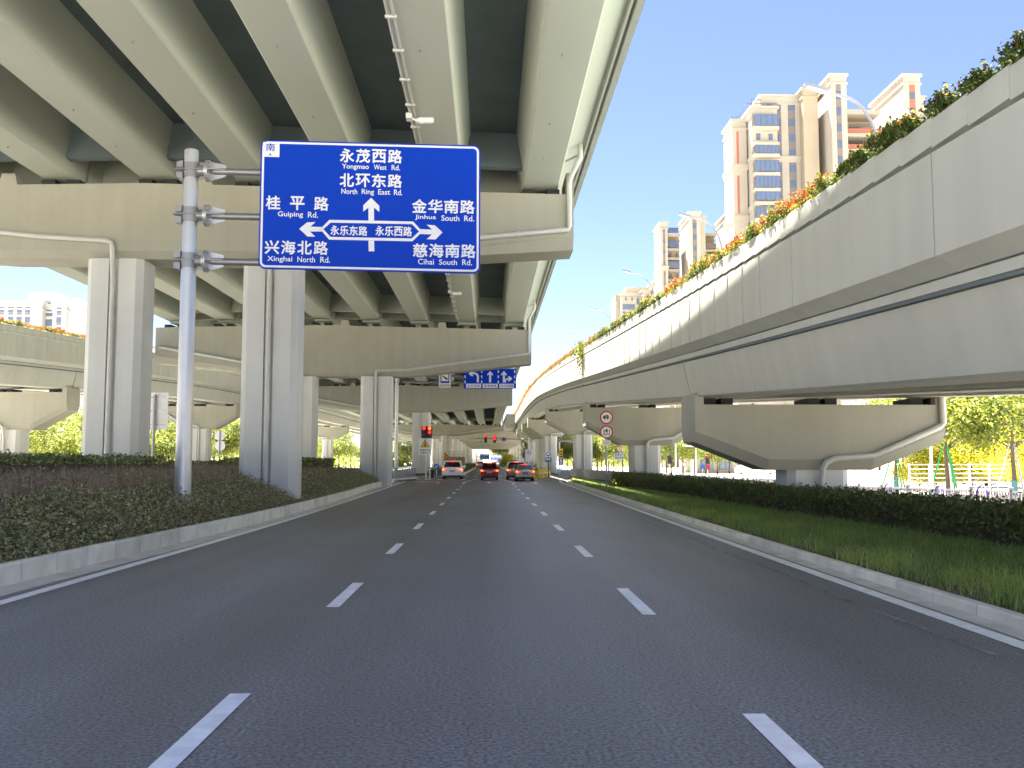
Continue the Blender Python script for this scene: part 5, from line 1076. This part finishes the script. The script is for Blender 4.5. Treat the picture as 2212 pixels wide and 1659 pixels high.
for x0, x1, z0, z1, yy, n_ in ((315, 338, 1095, 1045, Yc, 1), (395, 418, 1095, 1045, Yc, 1), (465, 498, 1150, 1045, Yc, 2), (570, 608, 1100, 1035, Yc - 3, 2), (285, 440, 1215, 1145, Yc, 5), (285, 330, 1290, 1240, Yc, 2), (390, 425, 975, 945, Yc + 6, 1), (460, 498, 975, 945, Yc + 6, 1), (555, 600, 975, 945, Yc + 6, 1), (655, 685, 950, 910, Yc - 5, 1)): T3.win(xs(x0), xs(x1), yy - .04, zs(z0), zs(z1), n_)
# pale blocks seen low on the right and far left
Yd = 220.0; T4 = Tower('pale apartment block with rows of windows behind the left ramp', (-107, 225, -.4), 'apartment_block')
xs = lambda zx: X_(.336 * zx, Yd); zs = lambda zy: Z_(553 + .336 * zy, Yd, 80)
xs2 = lambda zx: X_(.2711 * zx, Yd); zs2 = lambda zy: Z_(553 + .2711 * zy, Yd, 80)
T4.vol(xs2(-300), xs2(360), Yd, Yd + 14, zs2(375), 'tower_pale'); T4.vol(xs2(360), xs2(470), Yd + 2, Yd + 14, zs2(390), 'tower_pale'); T4.vol(xs2(440), xs2(545), Yd + .5, Yd + 14, zs2(378), 'tower_pale'); T4.vol(xs2(545), xs2(760), Yd + 1.5, Yd + 14, zs2(388), 'tower_pale')
T4.vol(xs2(180), xs2(270), Yd + 4, Yd + 10, zs2(268), 'tower_pale', z0=zs2(380), cornice=False, nm='roof_house'); T4.vol(xs2(285), xs2(420), Yd + 3, Yd + 10, zs2(268), 'tower_pale', z0=zs2(380), cornice=False, nm='roof_house'); T4.vol(xs2(545), xs2(600), Yd + 3, Yd + 10, zs2(318), 'tower_pale', z0=zs2(380), cornice=False, nm='roof_house')
for r_ in range(4):
    for x0, x1 in ((-60, -25), (20, 62), (95, 135), (163, 203), (228, 268), (470, 508)): T4.strip(xs2(x0), xs2(x1), Yd + (.5 if x0 > 400 else 0), zs2(470 + 78 * r_), zs2(452 + 78 * r_), 'tower_brown'); T4.win(xs2(x0), xs2(x1), Yd - .04 + (.5 if x0 > 400 else 0), zs2(450 + 78 * r_), zs2(408 + 78 * r_), 2)
    T4.win(xs2(362), xs2(428), Yd + 1.96, zs2(470 + 78 * r_), zs2(418 + 78 * r_), 3)
Ye = 120.0; T5 = Tower('grey white building with blue windows behind the trees on the right', (70, 125, -.4), 'house_block')
T5.vol(54, 110, Ye, Ye + 20, 13, 'tower_pale')
for r_ in range(4):
    for k in range(7): T5.win(56 + 5 * k, 59 + 5 * k, Ye - .04, 1 + 3 * r_, 2.6 + 3 * r_, 2)
T6 = Tower('low pale shop building beyond the crossing on the right', (44, 150, -.4), 'shop_building'); T6.vol(33, 50, 148, 160, 4.4, 'tower_cream')
for k in range(5): T6.win(34 + 3 * k, 36 + 3 * k, 147.96, .2, 2.4, 2)
for nm, lab, x0, x1, y, z, m_ in (('far_building', 'hazy far building straight ahead at the end of the road', -14, -3, 520, 22, 'tower_pale'), ('far_building', 'pink far tower seen over the trees between the second and third ramp piers', 62, 70, 330, 24, 'tower_orange'), ('far_building', 'low pale far building closing the road ahead', 2, 40, 620, 12, 'tower_pale')):
    T = Tower(lab, ((x0 + x1) / 2, y, -.4), nm); T.vol(x0, x1, y, y + 14, z, m_)
    for r_ in range(3):
        for k in range(3): T.win(x0 + (x1 - x0) * (.1 + .3 * k), x0 + (x1 - x0) * (.25 + .3 * k), y - .04, z - 3 - 4 * r_, z - 1.4 - 4 * r_, 2)
fo = thing('overpass', 'far pale overpass crossing the road beyond the portals', 'bridge', (10, 470, 7)); mb = MB(); mb.box(-60, 80, 468, 480, 7.0, 9.5); mb.build('overpass_deck', 'ramp_concrete', fo, fo.location)
mb = MB(); 
for x_ in (-20, 22): mb.box(x_ - .8, x_ + .8, 471, 476, -.4, 7.0)
mb.build('overpass_pier', 'concrete', fo, fo.location)

# ------------------------------------------------------------------ trees
def tree_parts(root, h, r, mats, n, seed, trunk_h=.32, leaf=.12, tr=.10, flat=.25):
    rg = np.random.default_rng(seed); mb = MB()
    th = h * trunk_h
    mb.tube([(0, 0, -.2), (.03, 0, th * .5), (0, .04, th), (.05, .02, h * .6), (.02, 0, h * .86)], [tr * 1.15, tr, tr * .85, tr * .45, tr * .12], 9)
    C = []
    for k in range(11):
        a = rg.uniform(0, 2 * math.pi); z0 = rg.uniform(th * .95, h * .62); l = r * rg.uniform(.55, .98); z1 = z0 + l * rg.uniform(.35, .9)
        p1 = (l * .5 * math.cos(a), l * .5 * math.sin(a), z0 + (z1 - z0) * .55); p2 = (l * math.cos(a), l * math.sin(a), z1)
        mb.tube([(0, 0, z0), p1, p2], [tr * .42, tr * .25, tr * .06], 6); C += [p1, p2]
        for j in range(3):
            b = a + rg.uniform(-.8, .8); C.append((p1[0] + r * .35 * math.cos(b), p1[1] + r * .35 * math.sin(b), p1[2] + rg.uniform(-.1, .3) * r))
    mb.build('trunk', 'bark', root, smooth=True)
    for k in range(14):
        v = rg.normal(size=3); v /= np.linalg.norm(v); v *= rg.uniform(.5, 1) ** .4; C.append((v[0] * r * .8, v[1] * r * .8, h * .66 + v[2] * h * .27))
    C = np.array(C); C = C[C[:, 2] > th * 1.0]; nc = len(C); w_ = rg.uniform(.5, 1.5, nc); ids = rg.choice(nc, n, p=w_ / w_.sum())
    P = C[ids] + rg.normal(size=(n, 3)) * [r * .17, r * .17, r * .12]
    V, F = leaf_cards(P, leaf, flat)
    clump = rg.random(nc) < .3; mi = (clump[ids] & (rg.random(n) < .75)).astype(int)
    return np_mesh('crown', V, F, mats, mi, root)
def proto(name, *a, **k):
    t = thing(name, 'x', 'tree'); tree_parts(t, *a, **k); return t
PT = [proto('street_tree', 7.0, 2.6, ['leaf_tree', 'leaf_deep'], 6500, 21, leaf=.11),
      proto('broad_tree', 8.0, 3.6, ['leaf_tree', 'leaf_deep'], 8000, 22, trunk_h=.25, leaf=.14, tr=.14),
      proto('round_bush', 3.6, 1.9, ['leaf_yellow', 'leaf_tree'], 5500, 23, trunk_h=.08, leaf=.08, tr=.06),
      proto('dense_tree', 8.5, 3.4, ['leaf_deep', 'leaf_tree'], 8000, 24, trunk_h=.22, leaf=.13, tr=.14)]
USED = set()
def plant(k, x, y, s, label, group='trees beyond the ramps', z=-.38, cat='tree'):
    a = random.uniform(0, 6.28)
    if k in USED: t = dup(PT[k], (x, y, z), a, s)
    else:
        USED.add(k); t = PT[k]; t.location = (x, y, z); t.rotation_euler = (0, 0, a); t.scale = (s, s, s)
    tag(t, label, cat, group); return t
def px_x(px, y): return at(px, 1000, y)[0]
plant(0, px_x(2045, 43), 43, .98, 'young tree held by green stakes, right of the nearest ramp pier')
plant(0, px_x(2189, 40), 40, 1.0, 'young staked tree with a wrapped trunk at the right edge of the photo')
plant(0, px_x(1934, 52), 52, .9, 'young tree with a teal wrapped trunk behind the white hoarding')
def stakes(x, y, mt, lab, n=3, top=2.4):
    t = thing('tree_stakes', lab, 'stake', (x, y, -.38)); o = t.location
    for k in range(n):
        a = 2.1 * k + .5; mb = MB(); mb.tube([(x + .9 * math.cos(a), y + .9 * math.sin(a), -.4), (x + .12 * math.cos(a), y + .12 * math.sin(a), top)], .035, 6); mb.build('stake', mt, t, o)
    return t
stakes(px_x(2045, 43), 43, 'green_stake', 'bright green stakes round the young tree right of the nearest ramp pier')
stakes(px_x(2189, 40), 40, 'steel', 'grey stakes round the young tree at the right edge of the photo')
stakes(px_x(1934, 52), 52, 'green_stake', 'green stakes round the young tree behind the white hoarding', 3, 2.2)
for px, y, lab, mt in ((2189, 40, 'teal and white wrapping on the trunk of the tree at the right edge', 'teal_wrap'), (1934, 52, 'teal wrapping on the trunk of the tree behind the hoarding', 'teal_wrap')):
    x = px_x(px, y); mb = MB(); mb.tube([(x, y, -.38), (x + .02, y, .8)], [.14, .125], 10); w_ = mb.build('trunk_wrap', mt); tag(w_, lab, 'wrapping')
for i, (px, y, s, k) in enumerate(((2100, 50, 1.05, 2), (2020, 51, .95, 2), (2180, 50, 1.1, 2), (2060, 53, 1.0, 2), (2250, 52, 1.15, 2), (2140, 54, 1.1, 2), (1985, 53, .8, 2), (2230, 46, .9, 2))):
    plant(k, px_x(px, y), y, s, ['large golden yellow bush in the middle behind the metal railing', 'yellow green bush behind the left end of the metal railing', 'golden bush behind the right end of the metal railing', 'yellow bush behind the staked tree', 'golden bush cut by the right edge of the photo', 'yellow green bush behind the large golden bush', 'small yellow green bush left of the metal railing', 'low golden bush beside the wrapped tree at the right edge'][i], 'golden bushes behind the metal railing', cat='bush')
NR = 0
for px, y, s, k in ((2130, 70, 1.15, 1), (2010, 74, 1.0, 1), (2230, 66, 1.1, 1), (1950, 84, 1.05, 3), (1900, 96, 1.0, 3), (2080, 80, 1.2, 0), (2290, 58, 1.0, 1)):
    plant(k, px_x(px, y), y, s, ORD[NR] + ' leafy tree behind the golden bushes on the right, as ordered by depth and side'); NR += 1
names = iter(range(200))
far = [(1240, 150, .9, 1), (1225, 160, 1.0, 0), (1256, 170, 1.1, 3), (1300, 128, .85, 1), (1325, 135, .9, 0), (1345, 140, 1.0, 1), (1360, 125, .8, 1), (1290, 145, 1.0, 3), (1315, 160, 1.1, 1), (1430, 135, .8, 1), (1450, 130, .9, 3), (1475, 140, 1.0, 1), (1500, 128, .85, 0), (1525, 140, .95, 3), (1550, 132, .8, 1), (1575, 136, .75, 3), (1440, 150, 1.1, 1), (1490, 155, 1.15, 3), (1540, 155, 1.0, 1), (1600, 140, .7, 1), (1160, 190, .9, 1), (1150, 215, .9, 0)]
for i, (px, y, s, k) in enumerate(far):
    gp = 'left of the second ramp pier' if px < 1270 else 'behind the weight limit post' if px < 1400 else 'in the gap between the two nearest ramp piers'
    plant(k, px_x(px, y), y, s, 'tree ' + gp + ', ' + ORD[i % 20] + ' in the far row', 'far row of trees on the right')
lt = [(95, 80, .85, 1), (135, 86, .85, 1), (185, 92, .95, 1), (80, 96, 1.0, 3), (325, 102, .9, 1), (365, 112, 1.0, 1), (395, 122, 1.05, 3), (300, 110, 1.1, 1), (485, 136, 1.1, 1), (462, 132, 1.1, 1), (500, 150, 1.2, 1), (345, 125, 1.1, 3), (712, 225, 1.2, 1), (732, 235, 1.25, 1), (757, 250, 1.1, 0), (690, 240, 1.3, 1), (872, 330, 1.4, 1), (886, 350, 1.4, 0)]
for i, (px, y, s, k) in enumerate(lt):
    gp = 'under the left ramp' if px < 200 else 'between the columns of the nearest pier' if px < 520 else 'between the columns of the second pier' if px < 800 else 'behind the left traffic light'
    plant(k, px_x(px, y), y, s, 'sunlit tree ' + gp + ', ' + ORD[i % 20] + ' in its row', 'sunlit trees on the left')
for i, (px, y, s, k) in enumerate(((1092, 330, 1.1, 2), (1098, 290, 1.2, 2), (1104, 250, 1.1, 2), (1088, 420, 2.0, 1), (1096, 400, 2.0, 1), (1090, 360, 1.3, 2))):
    plant(k, px_x(px, y), y, s, ORD[i] + ' yellow tree at the right of the road beyond the portals', 'yellow trees down the road')
n = 14000; P = np.stack([rng.uniform(-170, 170, n), rng.uniform(250, 330, n), np.abs(rng.normal(0, 2.6, n))], 1); P = P[(np.abs(P[:, 0] - 1) > 24)]
V, F = leaf_cards(P, .9); fw = np_mesh('far_wood', V, F, ['leaf_tree', 'leaf_deep'], (rng.random(len(P)) < .3).astype(int)); fw['kind'] = 'stuff'; tag(fw, 'far belt of trees closing the view on both sides', 'trees')

# ------------------------------------------------------------------ hedges, ground cover, grass
def hedge(name, label, x0, x1, y0, y1, zb, zt, n, leaf=.045, mats=('leaf_hedge', 'leaf_cover'), stems=0, shell=.6):
    """zb(x, y), zt(y); leaves gather towards the top and the two faces, bare stems below"""
    t = thing(name, label, 'hedge', ((x0(y0) + x1(y0)) / 2, y0, zb(x0(y0), y0)))
    y = rng.uniform(y0, y1, n) if y0 > 30 else y0 + (y1 - y0) * rng.random(n) ** 1.5
    u = rng.random(n); v = rng.random(n); q = rng.random(n)
    v = np.where(q < .55, 1 - np.abs(rng.normal(0, .10, n)), .35 + .65 * v); u = np.where((q > .55) & (rng.random(n) < shell), np.abs(rng.normal(0, .06, n)), u)
    X0 = np.array([x0(a) for a in y]); X1 = np.array([x1(a) for a in y]); X = X0 + (X1 - X0) * u
    B = np.array([zb(a, b_) for a, b_ in zip(X, y)]); T_ = np.array([zt(b_) for b_ in y]) + .05 * np.sin(3.3 * y) + .04 * np.sin(7.7 * y + 3 * X)
    P = np.stack([X + rng.normal(0, .03, n), y, B + (T_ - B) * v + rng.normal(0, .035, n)], 1)
    V, F = leaf_cards(P, leaf, .2); o = t.location
    np_mesh('foliage', V - np.array(o), F, list(mats), (rng.random(n) < .25).astype(int), t)
    core = MB(); yc = np.arange(y0 + .1, y1, max(.5, (y1 - y0) / 60))
    core.loft([[(x0(a) + .18, a, zb(x0(a), a) + .12), (x1(a) - .15, a, zb(x1(a), a) + .1), (x1(a) - .15, a, zt(a) - .16), (x0(a) + .18, a, zt(a) - .16)] for a in yc]); core.build('twig_core', 'stem', t, o)
    if stems:
        s = MB()
        for k in range(stems):
            yy = y0 + (y1 - y0) * rng.random() ** 1.5; xx = x0(yy) + .25 * rng.random(); z = zb(xx, yy); h_ = (zt(yy) - z) * rng.uniform(.5, .85)
            s.tube([(xx, yy, z - .03), (xx + rng.normal(0, .06), yy + rng.normal(0, .06), z + h_ * .5), (xx + rng.normal(0, .12), yy + rng.normal(0, .12), z + h_)], [.012, .009, .005], 4, False)
        s.build('bare_stems', 'stem', t, o)['kind'] = 'stuff'
    return t
hx0 = interp([(8, 7.7), (14, 7.75), (24, 7.35), (37, 7.2), (47, 6.75), (52, 6.9)]); hx1 = interp([(8, 9.6), (24, 9.4), (37, 9.2), (52, 8.4)])
hedge('hedge', 'dark clipped hedge behind the long grass on the right', hx0, hx1, 9, 52, rverge_z, interp([(8, .94), (16, .94), (26, .93), (40, .96), (52, .97)]), 46000, .042, ('leaf_hedge', 'leaf_shrub'), 500)
n = 260; P = np.stack([rng.normal(6.9, .3, n), rng.normal(47, .5, n), np.abs(rng.normal(.45, .25, n))], 1); V, F = leaf_cards(P, .10); pb = np_mesh('pale_shrub', V, F, ['leaf_lime']); tag(pb, 'small pale yellow shrub at the foot of the dark right hand hedge', 'shrub')
hedge('hedge', 'hedge with bare brown stems on the left bank in front of the nearest columns', lambda y: -12.9 + .02 * y - .0, lambda y: -9.9 + .0 * y, 10, 30.0, bank_z, interp([(10, 1.72), (20, 1.74), (30, 1.74)]), 26000, .05, ('leaf_hedge', 'leaf_cover'), 0, .1)
hedge('hedge', 'short hedge between the sign post and the nearest right column', lambda y: -14.5, lambda y: -11.2, 42, 46, bank_z, lambda y: 1.55, 8000, .07)
hedge('hedge', 'rounded hedge mound on the bank before the second viaduct pier', lambda y: -13.5, lambda y: -9.4, 47, 58, bank_z, lambda y: 1.72, 14000, .08)
n = 270000; d = rng.random(n) ** 1.35 * 7.0; y = 10.5 + 64 * rng.random(n) ** 2.3; X = np.array([lkerb(a) for a in y]) - .13 - d
Z = np.array([bank_z(a, b_) for a, b_ in zip(X, y)]); clump = .5 + .5 * np.sin(1.7 * X + .6 * y) * np.sin(.9 * y - 1.1 * X)
keep = rng.random(n) < (.35 + .65 * clump) * np.where(d > 2.2, .75, 1.0); X, y, Z, clump, d = X[keep], y[keep], Z[keep], clump[keep], d[keep]; n = len(X)
P = np.stack([X, y, Z + np.abs(rng.normal(.02, .075, n)) * (1 + .8 * clump)], 1); V, F = leaf_cards(P, .036, .4)
gcv = np_mesh('ground_cover', V, F, ['leaf_cover', 'leaf_hedge', 'leaf_dry'], np.where(rng.random(n) < np.where(d > 1.8, .66, .34), 2, (rng.random(n) < .35).astype(int))); gcv['kind'] = 'stuff'; tag(gcv, 'low leafy ground cover with dry patches on the left bank', 'ground cover')
n = 16000; d = 1.5 + 3.0 * rng.random(n); y = 7 + 28 * rng.random(n) ** 1.6; X = np.array([lkerb(a) for a in y]) - .2 - d; Z = np.array([bank_z(a, b_) for a, b_ in zip(X, y)])
V, F = blades(np.stack([X, y, Z - .02], 1), np.full(n, .34), .007, .5); st_ = np_mesh('dry_stems', V, F, ['leaf_dry']); st_['kind'] = 'stuff'; tag(st_, 'dry brown upright stems among the ground cover on the left bank', 'dry stems')
n = 95000; y = 5.5 + 66 * rng.random(n) ** 2.0; u = rng.random(n) ** .85; K = np.array([rkerb(a) for a in y]) + .2; X = K + u * (np.array([hx0(min(a, 52)) for a in y]) + .25 - K); Z = np.array([rverge_z(a, b_) for a, b_ in zip(X, y)])
keep = rng.random(n) < .35 + .65 * (np.sin(1.3 * X + 2.1 * y) * np.sin(2.7 * X - 1.2 * y) > -.35); X, y, Z = X[keep], y[keep], Z[keep]
V, F = blades(np.stack([X, y, Z - .01], 1), .20, .0055, .9); gl = (np.sin(2.1 * X + 1.3 * y) * np.sin(.8 * y - 2.2 * X) > .1) & ((X - np.array([rkerb(a) for a in y])) < 1.0 + .5 * rng.random(len(y)))
gs = np_mesh('grass', V, F, ['grass', 'grass_light'], np.repeat(gl.astype(int), 2)); gs['kind'] = 'stuff'; tag(gs, 'long dark green grass along the right kerb', 'grass')
n = 9000; y = 104 + 200 * rng.random(n); X = np.where(rng.random(n) < .6, rng.uniform(-7, -3.2, n), rng.uniform(3.3, 6.5, n)); Z = .18 + np.abs(rng.normal(0, .35, n)) * np.where(X > 0, 1.6, .8)
V, F = leaf_cards(np.stack([X, y, Z], 1), .16, .2); mp = np_mesh('median_planting', V, F, ['leaf_deep', 'leaf_hedge'], (rng.random(n) < .5).astype(int)); mp['kind'] = 'stuff'; tag(mp, 'low planting on the strips beside the far carriageway', 'planting')
